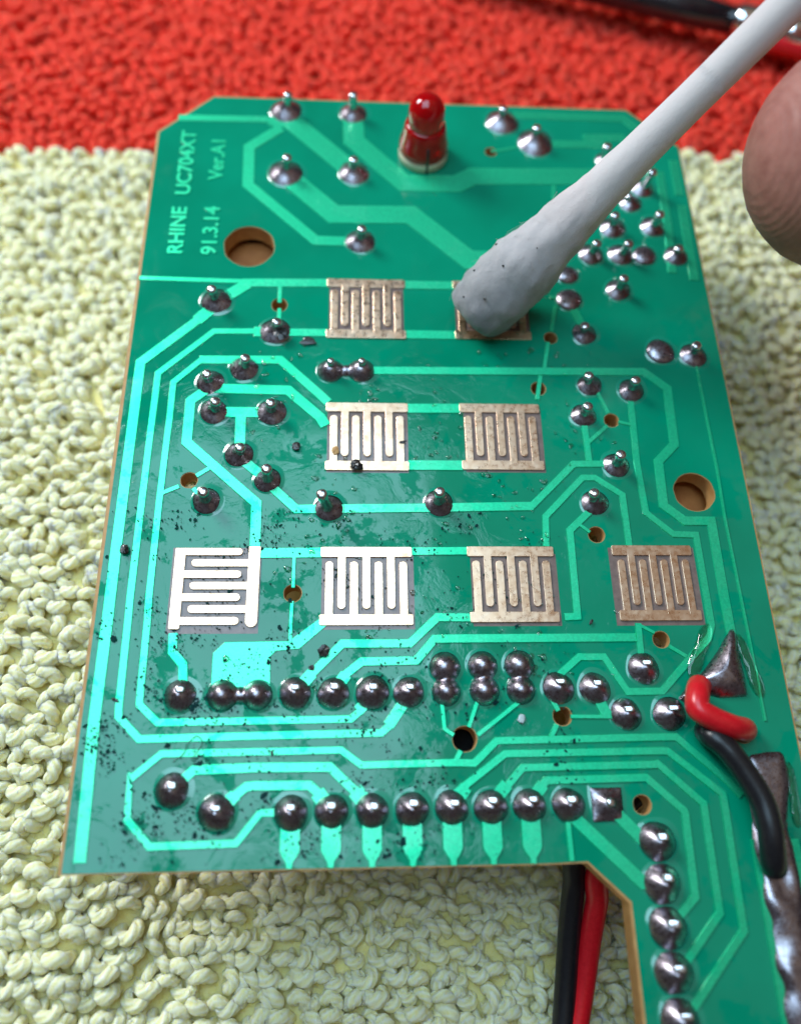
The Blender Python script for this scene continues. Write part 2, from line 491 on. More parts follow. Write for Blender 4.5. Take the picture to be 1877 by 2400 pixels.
# ------------------------------------------------------------------ materials
def mat_mask():
    mt, nt, p = mat('solder_mask_green', (0.0, 0.25, 0.14), 0.5, 0.0, 1.0, 0.08, spec=0.0)
    v = coords(nt)
    big = noise_node(nt, v, 0.10, 3)
    c = ramp(nt, big, [(0.3, (0.0, 0.195, 0.105)), (0.7, (0.0, 0.255, 0.140))])
    nt.links.new(c, p.inputs['Base Color'])
    film = noise_node(nt, v, 0.28, 6, 0.62, 0.8)          # dried flux film: where it lies the gloss is broken up
    cr = ramp(nt, film, [(0.40, 0.05), (0.52, 0.09), (0.66, 0.20)])
    nt.links.new(cr, p.inputs['Coat Roughness'])
    fine = noise_node(nt, v, 3.2, 5, 0.65, 0.6)
    patch = ramp(nt, film, [(0.50, 0.0), (0.56, 1.0)])
    sep = nt.nodes.new('ShaderNodeSeparateXYZ'); nt.links.new(v, sep.inputs[0])      # residue lies where the cleaning was done
    zone = nt.nodes.new('ShaderNodeMapRange'); zone.inputs['From Min'].default_value = 45; zone.inputs['From Max'].default_value = 34
    nt.links.new(sep.outputs['Y'], zone.inputs['Value'])
    h = math_node(nt, 'MULTIPLY', math_node(nt, 'MULTIPLY', fine, patch), zone.outputs[0])
    wav = noise_node(nt, v, 0.7, 2)
    h2 = math_node(nt, 'ADD', math_node(nt, 'MULTIPLY', h, 0.9), math_node(nt, 'MULTIPLY', wav, 0.22))
    bump(nt, p, h2, 0.45, 0.045, ('Coat Normal',))
    tide = ramp(nt, noise_node(nt, v, 0.26, 9, 0.72, 0.4), [(0.545, 1.0), (0.57, 0.12)])
    zn = nt.nodes.new('ShaderNodeSeparateXYZ'); nt.links.new(v, zn.inputs[0])
    zr = nt.nodes.new('ShaderNodeMapRange'); zr.inputs['From Min'].default_value = 46; zr.inputs['From Max'].default_value = 40
    nt.links.new(zn.outputs['Y'], zr.inputs['Value'])
    mixw = nt.nodes.new('ShaderNodeMix'); mixw.inputs['A'].default_value = 1.0
    nt.links.new(zr.outputs[0], mixw.inputs['Factor']); nt.links.new(tide, mixw.inputs['B'])
    nt.links.new(mixw.outputs[0], p.inputs['Coat Weight'])
    return mt
def mat_trace():
    mt, nt, p = mat('masked_copper', (0.02, 0.62, 0.33), 0.42, 0.74, 0.9, 0.08)
    v = coords(nt)
    g = noise_node(nt, v, 6.0, 5, 0.7)
    c = ramp(nt, g, [(0.3, (0.010, 0.56, 0.27)), (0.7, (0.022, 0.78, 0.39))])
    nt.links.new(c, p.inputs['Base Color'])
    film = noise_node(nt, v, 0.28, 6, 0.62, 0.8)
    cr = ramp(nt, film, [(0.40, 0.06), (0.62, 0.3)])
    nt.links.new(cr, p.inputs['Coat Roughness'])
    bump(nt, p, g, 0.25, 0.02)
    tide = ramp(nt, noise_node(nt, v, 0.26, 9, 0.72, 0.4), [(0.545, 1.0), (0.57, 0.12)])
    zn = nt.nodes.new('ShaderNodeSeparateXYZ'); nt.links.new(v, zn.inputs[0])
    zr = nt.nodes.new('ShaderNodeMapRange'); zr.inputs['From Min'].default_value = 46; zr.inputs['From Max'].default_value = 40
    nt.links.new(zn.outputs['Y'], zr.inputs['Value'])
    mixw = nt.nodes.new('ShaderNodeMix'); mixw.inputs['A'].default_value = 1.0
    nt.links.new(zr.outputs[0], mixw.inputs['Factor']); nt.links.new(tide, mixw.inputs['B'])
    nt.links.new(mixw.outputs[0], p.inputs['Coat Weight'])
    return mt
def mat_copper():
    mt, nt, p = mat('bare_copper', (0.90, 0.64, 0.47), 0.30, 1.0)
    v = coords(nt)
    g = noise_node(nt, v, 1.1, 6, 0.65, 0.5)
    c = ramp(nt, g, [(0.28, (0.74, 0.44, 0.26)), (0.50, (0.90, 0.61, 0.41)), (0.75, (0.97, 0.72, 0.53))])
    nt.links.new(c, p.inputs['Base Color'])
    r = ramp(nt, noise_node(nt, v, 3.0, 5), [(0.3, 0.22), (0.7, 0.42)])
    nt.links.new(r, p.inputs['Roughness'])
    bump(nt, p, noise_node(nt, v, 1.3, 2, 0.5), 0.12, 0.05)
    return mt
def mat_solder():
    mt, nt, p = mat('solder', (0.50, 0.47, 0.48), 0.20, 1.0)
    v = coords(nt)
    g = noise_node(nt, v, 2.2, 6, 0.7)
    c = ramp(nt, g, [(0.3, (0.20, 0.165, 0.185)), (0.62, (0.42, 0.38, 0.42))])
    nt.links.new(c, p.inputs['Base Color'])
    r = ramp(nt, noise_node(nt, v, 5.0, 5), [(0.35, 0.23), (0.7, 0.42)])
    nt.links.new(r, p.inputs['Roughness'])
    bump(nt, p, noise_node(nt, v, 4.0, 6, 0.7), 0.22, 0.05)
    return mt
def mat_simple_noise(name, c1, c2, scale, rough, metal=0.0, coat=0.0, bs=0.0, bd=0.05, **kw):
    mt, nt, p = mat(name, c1, rough, metal, coat, **kw)
    v = coords(nt)
    g = noise_node(nt, v, scale, 5, 0.6)
    nt.links.new(ramp(nt, g, [(0.3, c1), (0.7, c2)]), p.inputs['Base Color'])
    if bs: bump(nt, p, g, bs, bd)
    return mt
M_MASK = mat_mask(); M_TRACE = mat_trace(); M_COPPER = mat_copper(); M_SOLDER = mat_solder()
M_LAM = mat_simple_noise('paper_laminate', (0.40, 0.19, 0.055), (0.52, 0.30, 0.11), 1.2, 0.6, bs=0.3)
M_BROWN = mat_simple_noise('brown_phenolic', (0.30, 0.095, 0.014), (0.38, 0.14, 0.028), 0.8, 0.6)
M_BARE = mat_simple_noise('bare_laminate', (0.125, 0.085, 0.075), (0.20, 0.14, 0.12), 2.0, 0.45, coat=0.6, bs=0.2)
M_PIN = mat_simple_noise('tinned_pin', (0.62, 0.60, 0.61), (0.75, 0.73, 0.73), 3.0, 0.22, 1.0)
M_FLUX, _, _ = mat('clear_flux', (0.80, 1.0, 0.86), 0.03, 0.0, ior=1.5, trans=1.0)
M_RING, _, _ = mat('mask_edge', (0.0, 0.24, 0.14), 0.25, 0.0, 1.0, 0.04)
M_SOOT = mat_simple_noise('burnt_flux', (0.006, 0.006, 0.006), (0.02, 0.016, 0.012), 3.0, 0.4, coat=0.3, bs=0.5)
M_SPECK = mat_simple_noise('residue_speck', (0.002, 0.022, 0.022), (0.003, 0.04, 0.038), 0.5, 0.75, spec=0.1)
M_RUBBER_K = mat_simple_noise('black_insulation', (0.006, 0.006, 0.008), (0.012, 0.012, 0.014), 4.0, 0.34, bs=0.15, bd=0.03)
M_RUBBER_R = mat_simple_noise('red_insulation', (0.55, 0.006, 0.012), (0.66, 0.012, 0.02), 4.0, 0.30, bs=0.10, bd=0.03)
M_FLAKE = mat_simple_noise('pale_flake', (0.35, 0.45, 0.45), (0.5, 0.6, 0.6), 3.0, 0.3)

# ------------------------------------------------------------------ towel
stripe_a, stripe_b = [np.array(p) for p in STRIPE]
def stripe_y(x):
    t = (x - stripe_a[0]) / (stripe_b[0] - stripe_a[0])
    return stripe_a[1] + t * (stripe_b[1] - stripe_a[1])
def towel_h(x, y):
    h = 0.9 * noise.noise(Vector((x / 26, y / 26, 3.1))) + 0.35 * noise.noise(Vector((x / 9, y / 9, 7.7)))
    # the cloth rides up to the board at its left edge ; a sag in front is added to deepen its shadow
    h += 4.6 / (1 + math.exp((x - 2.0) / 2.4)) / (1 + math.exp((y - 42.0) / 4.0))
    h -= 4.6 * math.exp(-((x - 24) / 15) ** 4) * math.exp(-((y - 2) / 5.5) ** 2)
    return h
def mat_yarn(name, c1, c2, strands=True):
    mt, nt, p = mat(name, c1, 0.9, spec=0.15, sss=0.7, sss_r=(0.7, 0.6, 0.3))
    v = coords(nt)
    g = noise_node(nt, v, 1.8, 5, 0.7, 1.0)
    h = g
    if strands:
        uvn = nt.nodes.new('ShaderNodeUVMap'); uvn.uv_map = 'strand'
        sp = nt.nodes.new('ShaderNodeSeparateXYZ'); nt.links.new(uvn.outputs['UV'], sp.inputs[0])
        ph = math_node(nt, 'ADD', math_node(nt, 'MULTIPLY', sp.outputs['X'], 5 * 6.28319), math_node(nt, 'MULTIPLY', sp.outputs['Y'], 26.0))
        ph = math_node(nt, 'ADD', ph, math_node(nt, 'MULTIPLY', g, 5.0))
        sn = math_node(nt, 'SINE', ph, 0.0)
        h = math_node(nt, 'ADD', math_node(nt, 'MULTIPLY', sn, 0.13), math_node(nt, 'MULTIPLY', g, 1.0))
    nt.links.new(ramp(nt, h, [(0.25, c1), (0.75, c2)]), p.inputs['Base Color'])
    bump(nt, p, h, 1.0, 0.22)
    return mt
M_YEL = mat_yarn('pale_yellow_yarn', (0.93, 0.83, 0.36), (0.98, 0.96, 0.76))
M_GROUND = mat_yarn('yellow_ground_weave', (0.82, 0.70, 0.24), (0.90, 0.82, 0.42), False)
M_REDGROUND = mat_yarn('red_ground_weave', (0.80, 0.035, 0.022), (0.92, 0.09, 0.06), False)
M_RED = mat_yarn('red_yarn', (0.82, 0.030, 0.018), (0.95, 0.095, 0.060))

towel = empty('towel', (0, 0, 0))
tag(towel, 'terry towel with a pale yellow and a red stripe, lying under the circuit board', 'towel')

def backing(name, x0, x1, ylo, yhi, mt):
    nx, ny = 175, 120; verts = []; faces = []
    for j in range(ny + 1):
        for i in range(nx + 1):
            x = x0 + (x1 - x0) * i / nx; a, b = ylo(x), yhi(x)
            y = a + (b - a) * j / ny
            verts.append((x, y, towel_h(x, y) + 0.62))
    for j in range(ny):
        for i in range(nx):
            q = j * (nx + 1) + i
            faces.append((q, q + 1, q + nx + 2, q + nx + 1))
    return mesh(name, verts, faces, mt, towel)
backing('backing', -150, 200, lambda x: -120, lambda x: stripe_y(x), M_GROUND)
backing('backing', -150, 200, lambda x: stripe_y(x), lambda x: 260, M_REDGROUND)

def loop_shape(seed):
    """one terry loop: a curled two-ply yarn standing on the backing"""
    r = random.Random(seed)
    az = r.gauss(0, 0.75) + r.choice((0, math.pi)); tilt = r.uniform(0.1, 0.95)        # 0 upright arch .. 1 flopped over
    R_ = r.uniform(0.33, 0.46); hgt = r.uniform(0.75, 1.15); turn = r.uniform(4.0, 5.6)
    lean = (r.uniform(-0.3, 0.3), r.uniform(-0.45, 0.15))
    n = 9; pts = []
    for i in range(n):
        t = i / (n - 1)
        u = -math.pi / 2 - turn / 2 + turn * t + math.pi             # arch opening downwards
        lx, lz = R_ * math.cos(u) * 1.05, R_ * math.sin(u) * 1.25
        ly = (t - 0.5) * r.uniform(0.5, 0.8)
        y2 = ly * math.cos(tilt) - lz * math.sin(tilt); z2 = ly * math.sin(tilt) + lz * math.cos(tilt)
        x3 = lx * math.cos(az) - y2 * math.sin(az); y3 = lx * math.sin(az) + y2 * math.cos(az)
        foot = 1.0 if i in (0, n - 1) else 0.0
        z = hgt + z2 if not foot else -0.2
        pts.append((x3 + lean[0] * (1 - foot), y3 + lean[1] * (1 - foot), z))
    rr = r.uniform(0.36, 0.47); hi = seed < 1000
    if hi: pts = catmull(pts, 2)
    sides = 12 if hi else 7
    v, f = tube(pts, lambda t: rr * (0.86 + 0.2 * math.sin(math.pi * t)), sides, False)
    v = np.array(v)
    if hi:                      # two plies twisted together
        tw_ = r.choice((-1, 1)) * 0.6; ph = r.uniform(0, 6)
        for i in range(len(pts)):
            cen = np.array(pts[i])
            for k in range(sides):
                a_ = 2 * math.pi * k / sides
                g = 0.82 + 0.24 * abs(math.cos(a_ + ph + tw_ * i)) ** 0.8
                v[i * sides + k] = cen + (v[i * sides + k] - cen) * g
    return v, f
LOOPS = [loop_shape(100 + i) for i in range(24)]
FAR_LOOPS = [loop_shape(1000 + i) for i in range(24)]
loop_rnd = random.Random(11)
cells = []
PITCH_X, PITCH_Y = 1.16, 1.34
iy = 0
y = -40.0
while y < 118:
    x = -62.0 + (PITCH_X / 2 if iy % 2 else 0)
    while x < 100:
        hidden = 9 < x < 39 and 9 < y < 60
        if not hidden:
            px = x + loop_rnd.uniform(-0.26, 0.26) + 0.5 * math.sin(y / 7.0); py = y + loop_rnd.uniform(-0.20, 0.20) + 0.5 * math.sin(x / 11.0)
            # loops thin out beyond the picture
            cells.append((px, py, loop_rnd.randrange(24), loop_rnd.uniform(0.98, 1.22)))
        x += PITCH_X
    y += PITCH_Y; iy += 1
def in_front(px, py):
    """loops that stand free in front of the board, seen largest"""
    return (-7 < px < 33 and -10.5 < py < -1.6) or (-9.5 < px < -0.6 and -1.6 <= py < 22)
near = [c for c in cells if in_front(c[0], c[1])]
near.sort(key=lambda c: c[1])
near_set = set(id(c) for c in near[:300])
loop_mesh = {}
for (px, py, k, sc) in [c for c in cells if id(c) in near_set]:
    v, f = LOOPS[k]
    if k not in loop_mesh:
        me = bpy.data.meshes.new('yarn_loop'); me.from_pydata([tuple(p * S) for p in v], [], f)
        me.polygons.foreach_set('use_smooth', [True] * len(me.polygons)); me.materials.append(M_YEL); tube_uv(me, 12, 17, 1)
        loop_mesh[k] = me
    o = bpy.data.objects.new('yarn_loop', loop_mesh[k]); col.objects.link(o); o.parent = towel
    o.location = Vector((px, py, towel_h(px, py))) * S; o.scale = (sc, sc, sc)
for name, mt, test in (('yellow_pile', M_YEL, lambda c: c[1] < stripe_y(c[0])), ('red_pile', M_RED, lambda c: c[1] >= stripe_y(c[0]))):
    hi_lo = ([], [])
    for c in cells:
        if id(c) in near_set or not test(c): continue
        far = name == 'red_pile' or c[1] > 34 or c[0] > 42 or c[0] < -15 or c[1] < -16
        hi_lo[1 if far else 0].append(c)
    for lst, LL, sides, rings in ((hi_lo[0], LOOPS, 12, 17), (hi_lo[1], FAR_LOOPS, 7, 9)):
        if not lst: continue
        nv = len(LL[0][0]); base_f = np.array(LL[0][1])
        va = np.concatenate([LL[c[2]][0] * c[3] + np.array([c[0], c[1], towel_h(c[0], c[1])]) for c in lst])
        fa = (base_f[None] + (np.arange(len(lst)) * nv)[:, None, None]).reshape(-1, 4)
        o = mesh(name, va, fa.tolist(), mt, towel)
        tube_uv(o.data, sides, rings, len(lst))
        tag(o, kind='stuff')

# stray fibres standing off the loops near the camera
fq = random.Random(77); fv = []; ff_ = []
for c in cells:
    if not (-14 < c[0] < 36 and -14 < c[1] < 45) or (1 < c[0] < 34 and c[1] > 1): continue
    v, _ = LOOPS[c[2]]
    for _k in range(9):
        p0 = v[fq.randrange(len(v))] * c[3] + np.array([c[0], c[1], towel_h(c[0], c[1])])
        if p0[2] < 0.7: continue
        d = np.array([fq.gauss(0, 1), fq.gauss(0, 1), fq.uniform(0.0, 1.2)]); d /= np.linalg.norm(d)
        sd_ = np.cross(d, [fq.gauss(0, 1), fq.gauss(0, 1), fq.gauss(0, 1)]); sd_ /= np.linalg.norm(sd_)
        L_ = fq.uniform(0.3, 0.8); w_ = 0.018
        b = len(fv)
        fv += [p0 - sd_ * w_, p0 + sd_ * w_, p0 + d * L_ * .5 + sd_ * (w_ + .05), p0 + d * L_ * .5 + sd_ * (.05 - w_), p0 + d * L_ * .9 + sd_ * 0.16]
        ff_ += [(b, b + 1, b + 2, b + 3), (b + 3, b + 2, b + 4)]
tag(mesh('fuzz', fv, ff_, M_YEL, towel), kind='stuff')

# ------------------------------------------------------------------ circuit board
board = empty('circuit_board', (0, 0, BOARD_Z))
tag(board, 'green printed circuit board with soldered pins, copper traces and bare switch contacts', 'circuit board')
THICK = 1.55
OUTLINE = [(-0.17, -0.04), (14, -0.03), (29.6, -0.02), (32.22, 0.04), (34.62, -2.27), (34.58, -30), (47.42, -30), (47.40, 60.45), (43.0, 64.95), (4.55, 64.95), (-0.14, 60.35), (-0.2, 30)]
WIRE_HOLES = [((43.66, 7.93), 0.76), (BLACK_TOP[1][:2], 0.80)]

def plate(name, outline, holes, z0, z1, mt, parent):
    cu = bpy.data.curves.new(name, 'CURVE'); cu.dimensions = '2D'; cu.fill_mode = 'BOTH'
    cu.extrude = (z1 - z0) / 2 * S
    def add(pts):
        sp = cu.splines.new('POLY'); sp.points.add(len(pts) - 1); sp.use_cyclic_u = True
        for q, p in zip(sp.points, pts): q.co = (p[0] * S, p[1] * S, 0, 1)
    add(outline)
    for (c, r) in holes:
        n = 40 if r > 1.2 else 22
        add([(c[0] + r * (1 + 0.02 * math.sin(5 * k)) * math.cos(2 * math.pi * k / n), c[1] + r * math.sin(2 * math.pi * k / n)) for k in range(n)])
    tmp = bpy.data.objects.new(name + '_curve', cu); col.objects.link(tmp)
    dg = bpy.context.evaluated_depsgraph_get()
    me = bpy.data.meshes.new_from_object(tmp.evaluated_get(dg))
    bpy.data.objects.remove(tmp); bpy.data.curves.remove(cu)
    me.name = name
    me.transform(Matrix.Translation((0, 0, (z0 + z1) / 2 * S)))
    return make_obj(name, me, mt, parent)
ALL_HOLES = [(tuple(c), r) for c, r in HOLES] + [(tuple(c), r) for c, r in WIRE_HOLES]
plate('laminate', OUTLINE, ALL_HOLES, -THICK, -0.034, M_LAM, board)
INSET = [(0.04, 0.05), (29.6, 0.07), (32.28, 0.15), (34.79, -2.2), (34.79, -30), (47.3, -30), (47.3, 60.38), (42.95, 64.8), (4.6, 64.8), (0.09, 60.3)]
plate('solder_mask', INSET, [(c, r + 0.05) for c, r in ALL_HOLES], -0.03, 0.0, M_MASK, board)

zt = [0.0]
def next_z():
    zt[0] += 0.0006
    return 0.045 + zt[0]
for outline in POURS[:1]:
    sheet('copper_pour', outline, -0.01, next_z(), 0.05, M_TRACE, board)
for w, pts in TRACES:
    L, R = offset_line(pts, w)
    sheet('copper_trace', [tuple(p) for p in L] + [tuple(p) for p in R[::-1]], -0.01, next_z(), 0.05, M_TRACE, board, True)
# tapered lead-ins from the front row down to the board edge
row = [j for j in JOINTS if j[0] == 'D' and j[1][1] > 3.0]
for k, c, r, _ in row[:7]:
    x = c[0]; w = 0.6
    sheet('copper_trace', [(x - w, 3.0), (x - w, 1.05), (x - w * .72, 0.72), (x - .2, 0.42), (x - .16, 0.08), (x + .16, 0.08), (x + .2, 0.42), (x + w * .72, 0.72), (x + w, 1.05), (x + w, 3.0)],
          -0.01, next_z(), 0.04, M_TRACE, board)

# bare copper switch contacts: two interleaved combs on an unmasked window
def rounded_bar(x0, y0, x1, y1, ends):
    """rectangle outline with the chosen ends rounded: ends subset of 'TBLR'"""
    pts = []
    if 'T' in ends or 'B' in ends:
        r = (x1 - x0) / 2; cx = (x0 + x1) / 2
        if 'B' in ends: pts += [(cx - r * math.cos(a), y0 + r - r * math.sin(a)) for a in np.linspace(0, math.pi, 9)]
        else: pts += [(x0, y0), (x1, y0)]
        if 'T' in ends: pts += [(cx + r * math.cos(a), y1 - r + r * math.sin(a)) for a in np.linspace(0, math.pi, 9)]
        else: pts += [(x1, y1), (x0, y1)]
    elif 'L' in ends or 'R' in ends:
        r = (y1 - y0) / 2; cy = (y0 + y1) / 2
        if 'R' in ends: pts += [(x1 - r + r * math.sin(a), cy - r * math.cos(a)) for a in np.linspace(0, math.pi, 9)]
        else: pts += [(x1, y0), (x1, y1)]
        if 'L' in ends: pts += [(x0 + r - r * math.sin(a), cy + r * math.cos(a)) for a in np.linspace(0, math.pi, 9)]
        else: pts += [(x0, y1), (x0, y0)]
    else:
        r = 0.16 * min(x1 - x0, y1 - y0)
        for cx, cy, a0 in ((x0 + r, y0 + r, 180), (x1 - r, y0 + r, 270), (x1 - r, y1 - r, 0), (x0 + r, y1 - r, 90)):
            pts += [(cx + r * math.cos(math.radians(a0 + d)), cy + r * math.sin(math.radians(a0 + d))) for d in (0, 45, 90)]
    return pts
def comb(parent, spine, fingers, z):
    """one comb as a single outline: spine bar with fingers, extruded"""
    bm = bmesh.new()
    shapes = [spine] + fingers
    for n, sh in enumerate(shapes):
        if area2(sh) < 0: sh = sh[::-1]
        zz = (z + 0.0008 * n) * S
        top = [bm.verts.new((p[0] * S, p[1] * S, zz)) for p in sh]
        bot = [bm.verts.new((p[0] * S, p[1] * S, 0.001 * S)) for p in sh]
        bm.faces.new(top)
        k = len(sh)
        for i in range(k):
            j = (i + 1) % k
            bm.faces.new((bot[i], bot[j], top[j], top[i]))
    me = bpy.data.meshes.new('comb'); bm.to_mesh(me); bm.free()
    o = make_obj('comb', me, M_COPPER, parent)
    bv = o.modifiers.new('soft_edges', 'BEVEL'); bv.width = 0.02 * S; bv.segments = 2; bv.limit_method = 'ANGLE'; bv.angle_limit = 0.9
    return o
def contact(cx, x0, x1, y0, y1, win, kind='v', stub=None):
    wx0, wx1, wy0, wy1 = win
    w = sheet('switch_contact', [(wx0, wy0), (wx1, wy0), (wx1, wy1), (wx0, wy1)], -0.01, 0.004, 0.01, M_BARE, board)
    zc = 0.075 + zt[0]
    W, H = x1 - x0, y1 - y0
    if kind == 'v':
        fw = 0.088 * W; gap0 = x0 + 0.055 * W; pitch = (W - 0.11 * W - fw) / 6
        xs = [gap0 + pitch * i for i in range(7)]
        tb, bb = 0.135 * H, 0.135 * H
        up = [rounded_bar(xs[i], y0 + bb * 0.6, xs[i] + fw, y1 - tb - 0.055 * H, 'T') for i in (0, 2, 4, 6)]
        dn = [rounded_bar(xs[i], y0 + bb + 0.065 * H, xs[i] + fw, y1 - tb * 0.6, 'B') for i in (1, 3, 5)]
        comb(w, rounded_bar(x0, y1 - tb, x1, y1, ''), dn, zc)
        comb(w, rounded_bar(x0, y0, x1, y0 + bb, ''), up, zc)
    else:
        fh = 0.094 * H; pitch = (H - fh) / 6.35
        ys = [y1 - fh - pitch * i for i in range(7)]
        lb, rb = 0.125 * W, 0.14 * W
        rt = [rounded_bar(x0 + lb * 0.6, ys[i], x1 - rb - 0.07 * W, ys[i] + fh, 'R') for i in (0, 2, 4, 6)]
        lf = [rounded_bar(x0 + lb + 0.075 * W, ys[i], x1 - rb * 0.6, ys[i] + fh, 'L') for i in (1, 3, 5)]
        comb(w, rounded_bar(x0, y0, x0 + lb, y1, ''), rt, zc)
        comb(w, rounded_bar(x1 - rb, y0 + 0.02 * H, x1, y1 + 0.02 * H, 'B'), lf, zc)
    return w
contact(0, 15.25, 21.66, 38.75, 44.52, (15.45, 21.5, 39.3, 43.9))
contact(0, 25.62, 31.85, 38.85, 44.55, (25.75, 31.8, 39.4, 44.0))
contact(0, 15.38, 21.66, 27.05, 32.80, (15.5, 21.62, 26.9, 32.3))
contact(0, 25.65, 31.90, 27.18, 32.85, (25.95, 32.0, 27.0, 32.4))
contact(0, 5.02, 10.98, 15.05, 20.90, (4.85, 11.05, 14.75, 20.95), 'h')
contact(0, 15.2, 21.7, 15.28, 21.0, (15.3, 21.8, 15.0, 20.5))
contact(0, 25.65, 31.95, 15.45, 21.05, (25.88, 32.1, 15.2, 20.5))
contact(0, 36.25, 42.15, 15.53, 21.15, (36.0, 42.35, 15.2, 21.0))

# solder joints
def wobble(seed, n, amp):
    r = random.Random(seed); ph = [r.uniform(0, 6.28) for _ in range(3)]
    return [1 + amp * (math.sin(2 * a + ph[0]) + 0.7 * math.sin(3 * a + ph[1]) + 0.5 * math.sin(5 * a + ph[2])) / 2
            for a in [2 * math.pi * k / n for k in range(n)]]
def ring(parent, c, radii, grow, w, h, mt):
    """low uneven lip of mask and dried flux round a pad"""
    n = len(radii); verts = []; faces = []; seg = 6
    q = random.Random(int(c[0] * 100 + c[1])); ph = q.uniform(0, 6.28); p2 = q.uniform(0, 6.28)
    for k in range(n):
        a = 2 * math.pi * k / n; d = (math.cos(a), math.sin(a))
        ww = w * (1.0 + 0.55 * math.cos(a - 0.7) + 0.25 * math.sin(3 * a + p2)) + 0.06
        for s in range(seg):
            u = s / (seg - 1); rr = radii[k] * grow - 0.05 + ww * u
            verts.append((c[0] + d[0] * rr, c[1] + d[1] * rr, -0.006 + (h * (1 - u) ** 1.2 if s < seg - 1 else 0.0)))
    for k in range(n):
        k2 = (k + 1) % n
        for s in range(seg - 1):
            faces.append((k * seg + s, k * seg + s + 1, k2 * seg + s + 1, k2 * seg + s))
    return mesh('flux_rim', verts, faces, mt, parent)
for idx, (kind, c, r, tip) in enumerate(JOINTS):
    n = 36
    rad = [r * q * (1.02 if kind in 'cb' else 1.06) for q in wobble(idx * 3 + 1, n, 0.045)]
    rj = random.Random(idx)
    pr = 0.39
    if kind == 'c':
        H = r * rj.uniform(0.56, 0.72)
        ax, ay = (tip[0] - c[0]) * 0.3, (tip[1] - c[1]) * 0.3
        def hf(x, y, t, H=H, c=c, r=r, ax=ax, ay=ay):
            d = math.hypot(x - c[0] - ax, y - c[1] - ay) / r
            d = min(d, 1.0)
            return H * (0.86 * (1 - t) ** 1.05 + 0.14 * (1 - t * t)) + 0.35 * max(0.0, 1 - d / 0.5) ** 1.6 + 0.05 * (1 - t ** 6)
    elif kind in 'dD':
        H = (0.80 if kind == 'd' else 0.95) * r
        ax, ay = rj.uniform(0.03, 0.12), rj.uniform(0.22, 0.34)
        def hf(x, y, t, H=H, c=c, r=r, ax=ax, ay=ay):
            d = min(1.0, math.hypot(x - c[0] - ax * (1 - t), y - c[1] - ay * (1 - t)) / r)
            e = max(0.0, 1 - t)
            return H * (0.72 * e ** 0.86 + 0.28 * (1 - t * t)) * (1 - 0.12 * math.exp(-(d / 0.25) ** 2)) + 0.04 * (1 - t ** 8)
    else:
        H = 0.36 * r
        def hf(x, y, t, H=H): return H * max(0.0, 1 - t ** 2.6) ** 0.7
    o = mound('solder_joint', c, rad, hf, M_SOLDER, board, rings=11)
    ring(o, c, rad, 1.03, rj.uniform(0.16, 0.26), rj.uniform(0.05, 0.085), M_RING)
    if tip and kind == 'c':
        base = np.array([c[0] + (tip[0] - c[0]) * 0.2, c[1] + (tip[1] - c[1]) * 0.2, 0.1]); tp = np.array(tip)
        path = [base + (tp - base) * t for t in np.linspace(0, 1, 7)]
        d = (tp - base) / np.linalg.norm(tp - base)
        path += [tp + d * 0.10, tp + d * 0.15]
        rs = [pr * 1.25, pr * 1.1, pr * .95, pr * .9, pr * .9, pr * .98, pr * 1.02, pr * 0.85, pr * 0.4]
        v, f = tube(path, lambda t, rs=rs: rs[min(int(round(t * 8)), 8)], 14)
        mesh('pin', v, f, M_PIN, o)
    elif kind in 'dD':
        # clipped flat pin end standing proud of the fillet
        q = (c[0] + ax + rj.uniform(-0.03, 0.03), c[1] + ay + rj.uniform(-0.02, 0.05)); z1 = H * rj.uniform(0.92, 1.02)
        hw, hd = rj.uniform(0.28, 0.36), rj.uniform(0.18, 0.24); sx = max(0.0, (c[0] - 17.7) / 53.3) * 0.62 + rj.uniform(-0.02, 0.03)
        vv = []; ff = []; nn = 16
        for (g, z) in ((1.1, 0.1), (1.05, z1 - 0.04), (1.0, z1 + 0.06), (0.88, z1 + 0.085), (0.4, z1 + 0.09)):
            for k in range(nn):
                a_ = 2 * math.pi * k / nn; cs, sn = math.cos(a_), math.sin(a_)
                vv.append((q[0] + g * hw * math.copysign(abs(cs) ** 0.55, cs) * (1 + 0.06 * math.sin(3 * a_ + idx)), q[1] + g * hd * math.copysign(abs(sn) ** 0.55, sn), z + (sx * g * hw * math.copysign(abs(cs) ** 0.55, cs) if z > 0.3 else 0.0)))
        for i in range(4):
            for k in range(nn): ff.append((i * nn + k, i * nn + (k + 1) % nn, (i + 1) * nn + (k + 1) % nn, (i + 1) * nn + k))
        ff.append(tuple(64 + k for k in range(nn)))
        mesh('pin', vv, ff, M_PIN, o)

